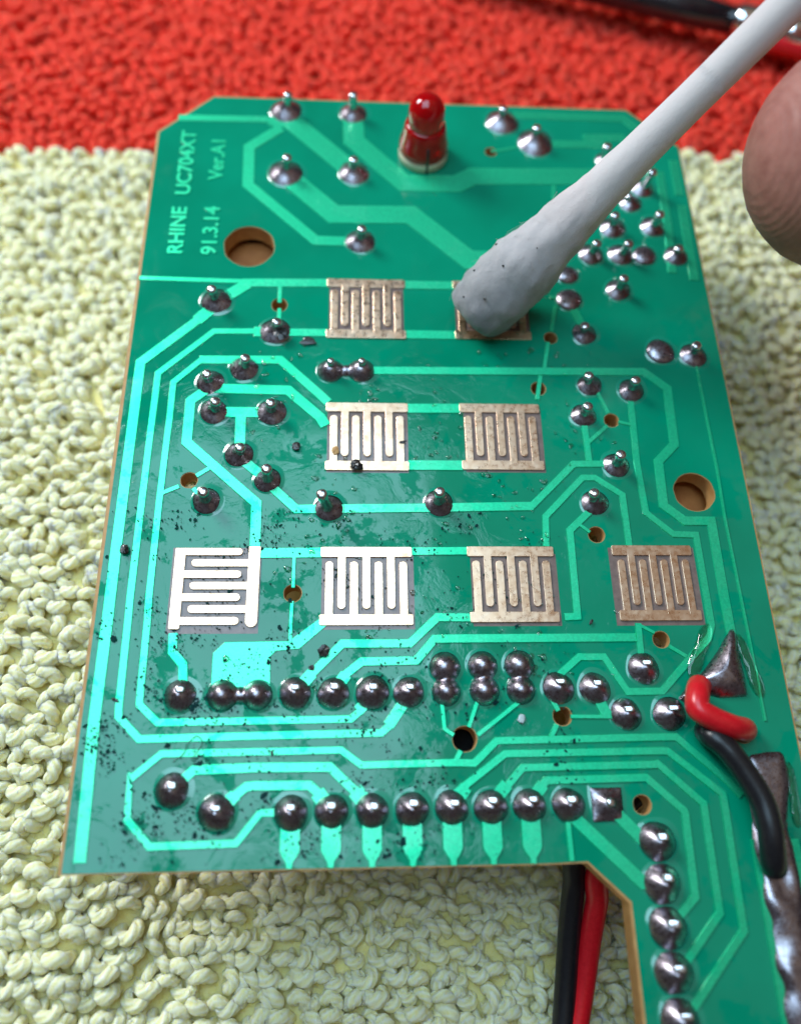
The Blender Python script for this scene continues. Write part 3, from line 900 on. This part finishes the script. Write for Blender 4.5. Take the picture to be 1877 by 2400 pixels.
def smax(a, b, k): 
    h = max(k - abs(a - b), 0.0) / k
    return max(a, b) + h * h * k * 0.25
for ti, (a, ra, b, rb) in enumerate(TWINS):
    a = np.array(a); b = np.array(b); c = (a + b) / 2; n = 72; rad = []
    def field(p):
        da = np.linalg.norm(p - a) / ra; db = np.linalg.norm(p - b) / rb
        dm = np.linalg.norm(p - (a + b) / 2) / (0.52 * min(ra, rb))
        return smax(smax(1 - da * da, 1 - db * db, 0.35), 0.42 * (1 - dm * dm), 0.3)
    for k in range(n):
        d = np.array([math.cos(2 * math.pi * k / n), math.sin(2 * math.pi * k / n)]); t = 0.05
        while field(c + d * t) > 0 and t < 4: t += 0.01
        rad.append(t)
    def hf(x, y, t):
        return 0.80 * max(0.0, field(np.array([x, y]))) ** 0.95 + 0.05 * (1 - t ** 6)
    o = mound('solder_bridge', c, rad, hf, M_SOLDER, board, rings=16)
    ring(o, c, rad, 1.02, 0.2, 0.07, M_RING)
    for q, rr in ((a, ra), (b, rb)):
        z = 0.62; up = 0.75 if ti == 0 else 0.14
        path = [np.array([q[0] + 0.04, q[1] + 0.08, zz]) for zz in (0.1, z * 0.8, z + up * .6, z + up, z + up + .05)]
        rs = [0.30, 0.30, 0.28, 0.26, 0.12]
        v, f = tube(path, lambda t, rs=rs: rs[min(int(round(t * 4)), 4)], 14)
        mesh('pin', v, f, M_PIN, o)
# square pad
sq = [(32.85, 2.4), (34.93, 2.4), (34.93, 4.5), (32.85, 4.5)]
cc, rad = star(sq, 64)
o = mound('solder_joint', cc, rad, lambda x, y, t: 0.10 * (1 - t ** 8) + 0.5 * math.exp(-((x - cc[0]) ** 2 + (y - cc[1]) ** 2) / 0.42) * (1 - t ** 4), M_SOLDER, board, rings=13)
ring(o, cc, rad, 1.02, 0.18, 0.06, M_RING)
path = [np.array([cc[0] + .08, cc[1] + .1, z]) for z in (0.1, 0.5, 0.66, 0.72, 0.74)]
v, f = tube(path, lambda t: [0.3, 0.3, 0.28, 0.22, 0.1][min(int(round(t * 4)), 4)], 14)
mesh('pin', v, f, M_PIN, o)

# wire pads: triangular mound, its foot, and the tinned strip along the edge
cc, rad = star(TRI, 72)
def tri_h(x, y, t): return 0.95 * max(0.0, 1 - t ** 1.8) ** 0.75
t_o = mound('wire_pad', cc, rad, tri_h, M_SOLDER, board, rings=13, z0=0.03)
t_o['label'] = 'triangular solder mound holding the red wire'
cc2, rad2 = star(TRI2, 48)
mound('solder_foot', cc2, rad2, lambda x, y, t: 0.5 * max(0.0, 1 - t ** 2) ** 0.7, M_SOLDER, t_o, rings=9, z0=0.02)
cc3, rad3 = star(TINNED, 72)
mound('wire_pad', cc3, rad3, lambda x, y, t: 0.40 * max(0.0, 1 - t ** 3) ** 0.7, M_SOLDER, board, rings=12, z0=0.04)['label'] = 'tinned rectangular pad holding the black wire'
# lumpy tinned strip running off along the right-hand edge
def strip():
    verts = []; faces = []; ny, nx = 130, 22; y0, y1 = 2.2, -29.5
    for j in range(ny + 1):
        y = y0 + (y1 - y0) * j / ny
        l = 43.15 + 0.22 * noise.noise(Vector((0.3, y * 0.9, 1.0))) - 0.10 * math.sin(y * 2.1)
        r = 45.65 + 0.18 * noise.noise(Vector((5.3, y * 0.8, 2.0)))
        for i in range(nx + 1):
            u = i / nx; x = l + (r - l) * u
            e = max(0.0, 1 - abs(2 * u - 1) ** 3.0) ** 0.8
            end = min(1.0, (y0 - y) / 0.9) ** 0.5
            lump = 0.34 + 0.06 * math.sin(y * 2.3 + 0.6) * math.exp(-((u - 0.45) / 0.35) ** 2) + 0.26 * noise.noise(Vector((x * 0.55, y * 0.55, 4.0)))
            verts.append((x, y, 0.004 + e * max(0.05, lump) * end * 1.25))
    for j in range(ny):
        for i in range(nx):
            q = j * (nx + 1) + i
            faces.append((q, q + nx + 1, q + nx + 2, q + 1))
    return mesh('tinned_strip', verts, faces, M_SOLDER, board)
strip()
sheet('copper_trace', [(42.95, 1.2), (46.05, 1.2), (46.05, -29.9), (42.95, -29.9)], -0.01, next_z(), 0.05, M_TRACE, board)

# clear flux pooled round the wire pads and splashed drops
def flux_pool(pts, h, z0=0.01):
    c0, rd = star(pts, 48)
    for _ in range(4): rd = [(rd[k - 1] + 2 * rd[k] + rd[(k + 1) % 48]) / 4 for k in range(48)]
    rd = [q * w for q, w in zip(rd, wobble(int(pts[0][0] * 100), 48, 0.06))]
    o = mound('flux_pool', c0, rd, lambda x, y, t: h * max(0.0, 1 - t ** 2.4) ** 0.8 * (1 + 0.35 * noise.noise(Vector((x * 1.6, y * 1.6, 2.0)))), M_FLUX, board, rings=9, z0=z0)
    return o
flux_pool([(40.2, 11.6), (40.9, 11.0), (42.6, 14.3), (42.9, 15.6), (42.3, 15.7), (41.2, 13.6)], 0.22, 0.06)
flux_pool([(43.9, 15.3), (44.5, 15.4), (45.4, 12.4), (45.9, 9.6), (45.1, 9.4), (44.6, 12.2)], 0.20, 0.06)
flux_pool([(45.9, 6.6), (46.5, 6.6), (46.7, 3.6), (46.2, 0.8), (45.9, 0.9), (46.0, 3.8)], 0.22)
def drops(name, spots, mt, parent, sides=9):
    """many tiny flattened drops as one mesh"""
    verts = []; faces = []
    for (x, y, r, h, seed, z0) in spots:
        q = random.Random(seed); b = len(verts); ph = q.uniform(0, 6.28); el = q.uniform(0.5, 1.0); ro = q.uniform(0, 3.14)
        for ringi, (f, z) in enumerate(((1.0, 0.0), (0.7, 0.75))):
            for k in range(sides):
                a = 2 * math.pi * k / sides
                rr = r * f * (1 + 0.22 * math.sin(2 * a + ph) + 0.16 * math.sin(3 * a + ph * 2))
                dx, dy = math.cos(a) * rr, math.sin(a) * rr * el
                verts.append((x + dx * math.cos(ro) - dy * math.sin(ro), y + dx * math.sin(ro) + dy * math.cos(ro), z0 + h * z))
        verts.append((x, y, z0 + h))
        for k in range(sides):
            k2 = (k + 1) % sides
            faces.append((b + k, b + k2, b + sides + k2, b + sides + k))
            faces.append((b + sides + k, b + sides + k2, b + 2 * sides))
    o = mesh(name, verts, faces, mt, parent)
    tag(o, kind='stuff')
    return o
spots = []
q = random.Random(5)
while len(spots) < 420:      # wet splashes of cleaning fluid across the middle of the board
    x, y = q.uniform(9, 38), q.uniform(10, 38)
    d = noise.noise(Vector((x * 0.22, y * 0.22, 11.0)))
    if d < 0.06: continue
    spots.append((x, y, q.choice((0.05, 0.07, 0.10, 0.16, 0.24)) * q.uniform(0.7, 1.3), q.uniform(0.03, 0.09), q.random(), 0.047))
drops('cleaning_drops', spots, M_FLUX, board)
spots = []
while len(spots) < 3000:     # dark specks of dissolved residue on the front left half
    x, y = q.uniform(0.3, 33), q.uniform(0.4, 24)
    dens = (1 - x / 36) * (1 - 0.5 * y / 24) * max(0.06, 0.25 + 1.5 * noise.noise(Vector((x * 0.30, y * 0.45, 21.0)))) ** 1.5
    if q.random() > dens: continue
    spots.append((x, y, 0.048 * math.exp(q.gauss(0, 0.5)), 0.012, q.random(), 0.0465 + 0.0005 * q.random() + zt[0]))
drops('residue_specks', spots, M_SPECK, board, 7)

# lettering etched in copper
def lettering(text, x, y, size):
    cu = bpy.data.curves.new('lettering', 'FONT'); cu.body = text; cu.size = size * S; cu.extrude = 0.03 * S; cu.offset = 0.04 * S
    tmp = bpy.data.objects.new('lettering_curve', cu); col.objects.link(tmp)
    dg = bpy.context.evaluated_depsgraph_get()
    me = bpy.data.meshes.new_from_object(tmp.evaluated_get(dg))
    bpy.data.objects.remove(tmp); bpy.data.curves.remove(cu)
    me.name = 'lettering'
    me.transform(Matrix.Translation((x * S, y * S, 0.032 * S)) @ Matrix.Rotation(math.pi / 2, 4, 'Z'))
    return make_obj('lettering', me, M_TRACE, board)
lettering('RHINE', 3.20, 46.75, 1.75)
lettering('UC704XT', 3.30, 53.1, 1.75)
lettering('91.3.14', 5.95, 46.75, 1.75)
lettering('Ver.A1', 5.95, 54.9, 1.7)

# indicator lamp
def mat_led():
    mt, nt, p = mat('red_lens', (0.66, 0.0, 0.003), 0.08, 0.0, ior=1.5, trans=0.5)
    return mt
M_LED = mat_led()
LED_C = (23.55, 58.45)
led = empty('indicator_led', (LED_C[0], LED_C[1], 0.0), board)
def lathe(profile, n=40):
    verts = []; faces = []; m_ = len(profile)
    for (r, z) in profile:
        for k in range(n):
            a = 2 * math.pi * k / n; verts.append((r * math.cos(a), r * math.sin(a), z))
    for i in range(m_ - 1):
        for k in range(n):
            k2 = (k + 1) % n
            faces.append((i * n + k, i * n + k2, (i + 1) * n + k2, (i + 1) * n + k))
    faces.append(tuple(range(n))[::-1]); faces.append(tuple((m_ - 1) * n + k for k in range(n)))
    return verts, faces
prof = [(1.55, 0.95), (1.55, 4.6)] + [(1.55 * math.cos(a), 4.6 + 1.5 * math.sin(a)) for a in np.linspace(0.15, 1.5, 9)]
v, f = lathe(prof); lens = mesh('lens', v, f, M_LED, led)
prof = [(2.08, 0.85), (2.18, 0.95), (2.14, 1.5), (2.02, 1.9), (1.90, 2.5), (1.80, 3.1), (1.72, 3.35), (1.56, 3.5)]
v, f = lathe(prof); fl = mesh('flange', v, f, M_LED, led)
M_CREAM = mat_simple_noise('cream_plastic', (0.75, 0.62, 0.45), (0.82, 0.70, 0.54), 1.0, 0.45)
v, f = lathe([(2.10, -0.01), (2.18, 0.05), (2.18, 0.80), (2.10, 0.90), (1.2, 0.92)]); mesh('spacer', v, f, M_CREAM, led)
v, f = tube([(0.28, -2.10, 0.0), (0.28, -2.10, 0.95), (0.27, -2.06, 1.5), (0.24, -1.88, 2.4)], 0.13, 8); mesh('slot_shade', v, f, M_SOOT, led)  # dark sliver in the soot colour stands in for the slot's shade

# parts on the hidden face that carry the board above the towel
M_PLASTIC = mat_simple_noise('black_plastic', (0.006, 0.006, 0.006), (0.012, 0.012, 0.012), 2.0, 0.85, spec=0.15)
def block(name, x0, x1, y0, y1, z0, z1, mt):
    c_ = [(x0, y0), (x1, y0), (x1, y1), (x0, y1)]
    verts = [(a, b, z0) for a, b in c_] + [(a, b, z1) for a, b in c_]
    o = mesh(name, verts, [(3, 2, 1, 0), (4, 5, 6, 7), (0, 1, 5, 4), (1, 2, 6, 5), (2, 3, 7, 6), (3, 0, 4, 7)], mt, board, False)
    bv = o.modifiers.new('soft_edges', 'BEVEL'); bv.width = 0.15 * S; bv.segments = 2
    return o
block('chip', 12.5, 30.5, 4.6, 9.4, -10.6, -2.9, M_PLASTIC)
block('relay', 6, 20, 50, 62, -11.2, -THICK - 0.01, M_PLASTIC)
block('relay', 30, 42, 50, 60, -11.2, -THICK - 0.01, M_PLASTIC)
block('bracket', 5.0, 16.5, 43.5, 52, -3.4, -2.2, M_BROWN)
block('bracket', 38.5, 46.5, 22, 31, -3.8, -2.6, M_BROWN)
block('terminal_block', 36.0, 45.5, -26, -12, -11.0, -THICK - 0.01, M_PLASTIC)

# ------------------------------------------------------------------ lead wires
def wire(name, pts, mt, label, n=8):
    path = catmull(pts, n)
    v, f = tube([p + np.array([0, 0, BOARD_Z]) for p in path], 0.78, 16)
    o = mesh(name, v, f, mt)
    tag(o, label, 'wire', 'lead wires soldered to the board')
    return o
rt = [np.array(p) for p in RED_TOP[:5]] + [np.array([43.55, 7.95, 0.6]), np.array([43.8, 7.9, -1.5]), np.array([43.2, 6.6, -4.2])]
wire('red_wire', [tuple(p) for p in rt] + [(39.5, 2.5, -4.8)] + RED_OUT + [(29.0, -24, -9.2), (27.5, -45, -9.2), (30, -75, -9.2)], M_RUBBER_R,
     'red insulated wire from the triangular solder mound, looping through the board and out below')
bt = BLACK_TOP[2:]
BH = BLACK_TOP[1]
wire('black_wire', bt[::-1] + [(BH[0], BH[1], -0.6), (BH[0] - 0.2, BH[1] - 0.2, -2.5), (38.2, 5.0, -3.9), (35.3, 2.6, -4.6)] + BLACK_OUT + [(28.6, -24, -9.0), (25.0, -45, -9.2), (26, -75, -9.2)], M_RUBBER_K,
     'black insulated wire from the tinned edge pad, passing through the board and out below')

# ------------------------------------------------------------------ cotton swab
tip = np.array(SWAB_TIP) + [0, 0, BOARD_Z]; top = np.array(SWAB_TOP) + [0, 0, BOARD_Z]
ax = (top - tip) / np.linalg.norm(top - tip)
swab = empty('cotton_swab', tuple(tip))
tag(swab, 'white cotton swab with a greyed tip, rubbing a switch contact of the board', 'cotton swab')
ux = np.cross(ax, [0, 0, 1.0]); ux /= np.linalg.norm(ux); uy = np.cross(ux, ax)
def lathe_axis(profile, n, jitter=0.0, seed=0):
    verts = []; faces = []
    for (s_, r) in profile:
        for k in range(n):
            a = 2 * math.pi * k / n
            d = ux * math.cos(a) + uy * math.sin(a); p = ax * s_ + d * r
            if jitter:
                nz = noise.noise(Vector(p * 0.55 + seed)) * 1.0 + 0.6 * noise.noise(Vector(p * 1.7 + seed)) + 0.35 * noise.noise(Vector(p * 4.5 + seed))
                p = p + d * jitter * nz * min(1.0, r / 1.2) * min(1.0, max(0.0, (16.0 - s_) / 9.0))
            verts.append(p)
    m_ = len(profile)
    for i in range(m_ - 1):
        for k in range(n):
            k2 = (k + 1) % n
            faces.append((i * n + k, i * n + k2, (i + 1) * n + k2, (i + 1) * n + k))
    faces.append(tuple(range(n))[::-1]); faces.append(tuple((m_ - 1) * n + k for k in range(n)))
    return verts, faces
def mat_cotton():
    mt, nt, p = mat('cotton', (0.80, 0.77, 0.80), 0.9, sss=0.35, sss_r=(1.0, 0.9, 0.9), spec=0.15, sheen=0.3)
    v = coords(nt)
    # dirt picked up by the wet end
    sep = nt.nodes.new('ShaderNodeVectorMath'); sep.operation = 'DOT_PRODUCT'
    sep.inputs[1].default_value = tuple(ax); nt.links.new(v, sep.inputs[0])
    g = noise_node(nt, v, 0.5, 6, 0.65, 0.5)
    s_ = math_node(nt, 'ADD', math_node(nt, 'MULTIPLY', sep.outputs['Value'], 0.06), math_node(nt, 'MULTIPLY', g, 0.5))
    nt.links.new(ramp(nt, s_, [(0.16, (0.26, 0.25, 0.25)), (0.50, (0.47, 0.435, 0.43)), (0.85, (0.60, 0.52, 0.50)), (1.0, (0.62, 0.56, 0.54))]), p.inputs['Base Color'])
    bump(nt, p, noise_node(nt, v, 5.0, 6, 0.75, 1.0), 0.6, 0.12)
    return mt
M_COTTON = mat_cotton()
prof = [(-2.2, 0.5), (-2.15, 1.4), (-1.95, 2.1), (-1.55, 2.5), (-0.9, 2.7), (0.0, 2.78), (1.0, 2.82), (2.2, 2.78), (3.6, 2.68), (5.2, 2.4), (7.0, 2.1), (9.0, 1.82), (11.0, 1.62), (13.0, 1.48), (15.0, 1.37), (17.0, 1.30), (19.0, 1.255), (21.0, 1.235)]
pp = []
for i in range(len(prof) - 1):
    for k in range(3): pp.append((prof[i][0] + (prof[i + 1][0] - prof[i][0]) * k / 3, prof[i][1] + (prof[i + 1][1] - prof[i][1]) * k / 3))
pp.append(prof[-1])
v, f = lathe_axis(pp, 56, 0.21, 3)
# the wet end is squashed flat against the board
v = [np.array([p[0], p[1], max(p[2], -SWAB_TIP[2] + 0.10)]) for p in v]
ct = mesh('cotton_tip', v, f, M_COTTON, swab)
v, f = lathe_axis([(10, 1.2), (14, 1.235), (20, 1.24), (30, 1.245), (42, 1.245), (54, 1.24), (62, 1.24)], 32)
mesh('stick', v, f, M_COTTON, swab)
# stray fibres and specks on the tip
verts = []; faces = []
q = random.Random(9)
for i in range(110):
    s_ = q.uniform(-2.2, 9); a = q.uniform(0, 6.28)
    r_ = np.interp(s_, [p[0] for p in prof], [p[1] for p in prof])
    d = ux * math.cos(a) + uy * math.sin(a); p0 = ax * s_ + d * r_
    if p0[2] < -SWAB_TIP[2] + 0.3: continue
    tdir = ax * q.uniform(-1, 1) + np.cross(ax, d) * q.uniform(-1, 1); tdir = tdir / np.linalg.norm(tdir)
    pts = [p0 - tdir * 0.5 - d * 0.05, p0 + d * q.uniform(0.06, 0.2), p0 + tdir * 0.6 + d * q.uniform(-0.02, 0.3)]
    vv, ff = tube(catmull(pts, 4), 0.008, 4, False); b = len(verts)
    verts += vv; faces += [tuple(k + b for k in t) for t in ff]
tag(mesh('cotton_fibres', verts, faces, M_COTTON, swab), kind='stuff')
for (s_, a, r_) in ((1.0, 2.1, 0.10), (3.4, 2.35, 0.12), (3.0, 1.5, 0.09), (0.4, 1.2, 0.11), (-0.8, 1.7, 0.08), (5.6, 1.2, 0.06)):
    rr = np.interp(s_, [p[0] for p in prof], [p[1] for p in prof]); d = ux * math.cos(a) + uy * math.sin(a)
    c0 = ax * s_ + d * (rr + 0.02)
    vv = []; ff = []
    for i in range(4):
        for k in range(7):
            th = math.pi * (i + 0.5) / 4; ph = 2 * math.pi * k / 7
            vv.append(c0 + r_ * np.array([math.sin(th) * math.cos(ph), math.sin(th) * math.sin(ph), math.cos(th)]) * (1 + 0.25 * math.sin(3 * ph)))
    for i in range(3):
        for k in range(7): ff.append((i * 7 + k, i * 7 + (k + 1) % 7, (i + 1) * 7 + (k + 1) % 7, (i + 1) * 7 + k))
    ff.append(tuple(range(7))[::-1]); ff.append(tuple(21 + k for k in range(7)))
    mesh('grime_speck', vv, ff, M_SOOT, swab)

# ------------------------------------------------------------------ hand holding the swab (only one fingertip reaches into the picture)
def surface_nets(field, lo, h):
    """closed surface of a sampled signed distance field (negative inside)"""
    nx, ny, nz = field.shape
    ins = field < 0
    corner = [(i, j, k) for i in (0, 1) for j in (0, 1) for k in (0, 1)]
    cnt = sum(ins[i:nx - 1 + i, j:ny - 1 + j, k:nz - 1 + k].astype(int) for i, j, k in corner)
    act = (cnt > 0) & (cnt < 8)
    acc = np.zeros(act.shape + (3,)); num = np.zeros(act.shape)
    for a in corner:
        for axis in range(3):
            if a[axis]: continue
            b = list(a); b[axis] = 1
            fa = field[a[0]:nx - 1 + a[0], a[1]:ny - 1 + a[1], a[2]:nz - 1 + a[2]]
            fb = field[b[0]:nx - 1 + b[0], b[1]:ny - 1 + b[1], b[2]:nz - 1 + b[2]]
            cross = (fa < 0) != (fb < 0)
            t = np.where(cross, fa / np.where(cross, fa - fb, 1.0), 0.0)
            p = np.zeros(act.shape + (3,))
            for q in range(3): p[..., q] = a[q]
            p[..., axis] = t
            acc += np.where(cross[..., None], p, 0.0); num += cross
    idx = -np.ones(act.shape, int); ids = np.argwhere(act); idx[act] = np.arange(len(ids))
    verts = (ids + acc[act] / num[act][:, None]) * h + np.array(lo)
    faces = []
    for axis in range(3):
        u, w = [(1, 2), (2, 0), (0, 1)][axis]
        sl0 = [slice(None)] * 3; sl1 = [slice(None)] * 3
        sl0[axis] = slice(0, -1); sl1[axis] = slice(1, None)
        a, b = ins[tuple(sl0)], ins[tuple(sl1)]
        for e in np.argwhere(a != b):
            if e[u] == 0 or e[w] == 0: continue
            c = e.copy(); q = []
            ok = True
            for du, dw in ((0, 0), (-1, 0), (-1, -1), (0, -1)):
                c = e.copy(); c[u] += du; c[w] += dw
                if (c >= idx.shape).any(): ok = False; break
                q.append(idx[tuple(c)])
            if not ok or min(q) < 0: continue
            faces.append(tuple(q) if ins[tuple(e)] else tuple(q[::-1]))
    return verts, faces
pinch = tip + ax * 50
side = np.cross(ax, [0, 0, 1.0]); side /= np.linalg.norm(side)
over = np.cross(side, ax)
ft = np.array(FINGER_TIP) + [0, 0, BOARD_Z]
BONES = {   # chains of joints with radii, fingertip first
    'index': [(pinch + over * 8.2, 6.6), (pinch + over * 11 + np.array([20, 6, 10]), 7.4), (np.array([106, 78, 84]), 8.6), (np.array([138, 84, 76]), 9.8)],
    'thumb': [(pinch - over * 8.6 + side * 3.0, 7.6), (pinch - over * 10 + np.array([22, -10, 4]), 8.6), (np.array([112, 52, 50]), 10.5), (np.array([142, 58, 50]), 12.5)],
    'middle': [(ft, 7.25), (ft + np.array([17, 4, 3.5]), 7.9), (ft + np.array([42, 12, 16]), 8.8), (np.array([136, 70, 70]), 10)],
    'ring': [(np.array([79, 36, 30]), 6.6), (np.array([92, 36, 30]), 7.2), (np.array([114, 42, 44]), 8.2), (np.array([140, 56, 66]), 9.6)],
    'little': [(np.array([90, 22, 28]), 5.6), (np.array([102, 24, 30]), 6.2), (np.array([120, 32, 42]), 7.0), (np.array([143, 44, 60]), 8.6)],
    'palm': [(np.array([141, 78, 72]), 12), (np.array([146, 50, 62]), 11.5), (np.array([172, 62, 62]), 15), (np.array([205, 66, 64]), 17)],
    'palm2': [(np.array([142, 64, 68]), 12.5), (np.array([172, 66, 64]), 15.5)]}
H_ = 1.15; LO = np.array([36.0, 8.0, 12.0]); DIM = (165, 84, 80)
gx, gy, gz = np.meshgrid(*[np.arange(n) * H_ + l for n, l in zip(DIM, LO)], indexing='ij')
G = np.stack([gx, gy, gz], -1)
sd = np.full(DIM, 60.0)
for chain in BONES.values():
    one = np.full(DIM, 60.0)
    for (a, ra), (b, rb) in zip(chain[:-1], chain[1:]):
        ab = b - a; t = np.clip(((G - a) @ ab) / (ab @ ab), 0, 1)
        d = np.linalg.norm(G - (a + t[..., None] * ab), axis=-1) - (ra + (rb - ra) * t)
        one = np.minimum(one, d)
    # knuckle-soft union near the palm, sharp separation between the fingers
    k = 0.6 + 5.0 * np.clip((gx - 118) / 20, 0, 1)
    hh = np.clip(k - np.abs(sd - one), 0, None) / k
    sd = np.minimum(sd, one) - hh * hh * k * 0.25
sd[-1] = 1; sd[0] = 1; sd[:, 0] = 1; sd[:, -1] = 1; sd[:, :, 0] = 1; sd[:, :, -1] = 1
hv, hf_ = surface_nets(sd, LO, H_)
def mat_skin():
    mt, nt, p = mat('skin', (0.46, 0.24, 0.20), 0.5, sss=0.12, sss_r=(1.6, 0.6, 0.35), spec=0.35)
    v = coords(nt)
    g = noise_node(nt, v, 0.6, 7, 0.7)
    nt.links.new(ramp(nt, g, [(0.3, (0.27, 0.10, 0.08)), (0.7, (0.40, 0.18, 0.145))]), p.inputs['Base Color'])
    w = nt.nodes.new('ShaderNodeTexWave'); w.wave_type = 'BANDS'; w.bands_direction = 'X'
    w.inputs['Scale'].default_value = 1.0; w.inputs['Distortion'].default_value = 1.0
    w.inputs['Detail'].default_value = 2.0; w.inputs['Detail Scale'].default_value = 0.35
    nt.links.new(v, w.inputs['Vector'])
    hgt = math_node(nt, 'ADD', math_node(nt, 'MULTIPLY', w.outputs['Fac'], 0.6), noise_node(nt, v, 4.0, 4))
    bump(nt, p, hgt, 0.38, 0.08)
    return mt
M_SKIN = mat_skin()
base_h = np.array([150.0, 60.0, 60.0])
o = mesh('person', hv - base_h, hf_, M_SKIN, None, True, tuple(base_h))
tag(o, 'bare hand of a person, one fingertip showing beside the swab stick', 'person')


# ------------------------------------------------------------------ things lying on the red stripe behind
M_CHROME, _, _ = mat('bright_metal', (0.85, 0.85, 0.86), 0.08, 1.0)
M_GLOSSK = mat_simple_noise('glossy_black', (0.008, 0.009, 0.012), (0.014, 0.015, 0.02), 1.0, 0.22, coat=0.6)
p0, p1 = np.array(ROD[0]), np.array(ROD[-1]); dr = (p1 - p0) / np.linalg.norm(p1 - p0)
base = np.array([0, 0, BOARD_Z])
rod = empty('probe', tuple(p0 + base + np.array([0, -0.2, 0])))
tag(rod, 'glossy black rod with bright metal collars lying on the red stripe of the towel', 'probe')
def rod_part(name, a, b, r0, r1, mt, bulge=0.0):
    n = 9
    path = [dr * (a + (b - a) * k / (n - 1)) for k in range(n)]
    v, f = tube(path, lambda t: (r0 + (r1 - r0) * t + bulge * math.sin(math.pi * t)) * (0.86 if t in (0.0, 1.0) else 1.0), 24)
    mesh(name, v, f, mt, rod)
rod_part('barrel', -45, 11.2, 1.75, 1.75, M_GLOSSK)
rod_part('collar', 11.0, 14.0, 1.75, 1.75, M_CHROME, 0.15)
rod_part('grip', 13.8, 17.2, 1.5, 1.5, M_GLOSSK)
rod_part('collar', 17.0, 19.6, 1.7, 1.7, M_CHROME, 0.12)
rod_part('barrel', 19.4, 70, 1.65, 1.65, M_GLOSSK)
pts = [np.array(p) + base for p in CABLE]
d2 = (pts[-1] - pts[0]) / np.linalg.norm(pts[-1] - pts[0])
v, f = tube(catmull([tuple(p) for p in pts[1:]] + [tuple(pts[-1] + d2 * 40)], 8), 0.95, 16)
tag(mesh('red_cable', v, f, M_RUBBER_R), 'smooth red cable lying on the red towel alongside the glossy black rod', 'cable')

# ------------------------------------------------------------------ loose crumbs on the board
CR_LABEL = ['large ragged black crumb beside the bridged solder joint pair in the front row', 'small black crumb between the ragged crumb and the solder joint in front of it',
            'square black chip on the wide copper trace at the board edge', 'black chip on the lower bar of a bare contact, at its edge',
            'brown flake on the outer finger of a bare contact', 'dark flake on the green mask between the solder joints and a bare contact',
            'narrow black flake between two parallel traces near the board edge', 'short dark shred in front of the rightmost bare contact',
            'tiny black seed-like crumb on a trace above the front row', 'thin dark sliver on the right-hand finger of a bare contact',
            'smear of burnt black flux beside the scorched solder joint', 'pale translucent flake in front of the doubled solder joints',
            'lump of black soot clinging to the scorched solder joint']
for i, ((x, y), r) in enumerate(CRUMBS):
    q = random.Random(40 + i); vv = []; ff = []; n, mrings = 12, 5
    el = 0.45 if i in (6, 7, 8, 9) else 0.9; ro = q.uniform(0, 3.1); hh = 0.35 if i in (0, 2, 3) else 0.18
    if i == 11: hh = 0.08
    if i == 10: el, ro, hh = 0.55, 0.0, 0.07
    for a_ in range(mrings):
        th = math.pi * (a_ + 0.4) / (mrings - 0.2)
        for k in range(n):
            ph = 2 * math.pi * k / n
            d = np.array([math.sin(th) * math.cos(ph), el * math.sin(th) * math.sin(ph), math.cos(th) * hh])
            k_ = 1 + 0.7 * noise.noise(Vector(d * 2.4 + i * 7.0)) + 0.45 * noise.noise(Vector(d * 6 + i * 3.0))
            d = d * r * k_
            vv.append((d[0] * math.cos(ro) - d[1] * math.sin(ro), d[0] * math.sin(ro) + d[1] * math.cos(ro), d[2]))
    for a_ in range(mrings - 1):
        for k in range(n): ff.append((a_ * n + k, (a_ + 1) * n + k, (a_ + 1) * n + (k + 1) % n, a_ * n + (k + 1) % n))
    ff.append(tuple(range(n))); ff.append(tuple((mrings - 1) * n + k for k in range(n))[::-1])
    zmin = min(p[2] for p in vv)
    o = mesh('crumb' if i != 11 else 'flake', vv, ff, M_FLAKE if i == 11 else (M_LAM if i == 4 else M_SOOT), None, i == 11, (x, y, BOARD_Z - zmin + (0.45 if i == 12 else 0.075 + zt[0] if i in (3, 4, 9) else 0.05 + zt[0])))
    tag(o, CR_LABEL[i], 'debris', 'loose debris on the board')
v, f = tube(catmull([(p[0], p[1], BOARD_Z + 0.12 + zt[0] + 0.05 * math.sin(i)) for i, p in enumerate(HAIR)], 8), 0.022, 6)
tag(mesh('hair_fibre', v, f, M_SOOT), 'fine dark curled hair lying across the parallel traces', 'fibre')
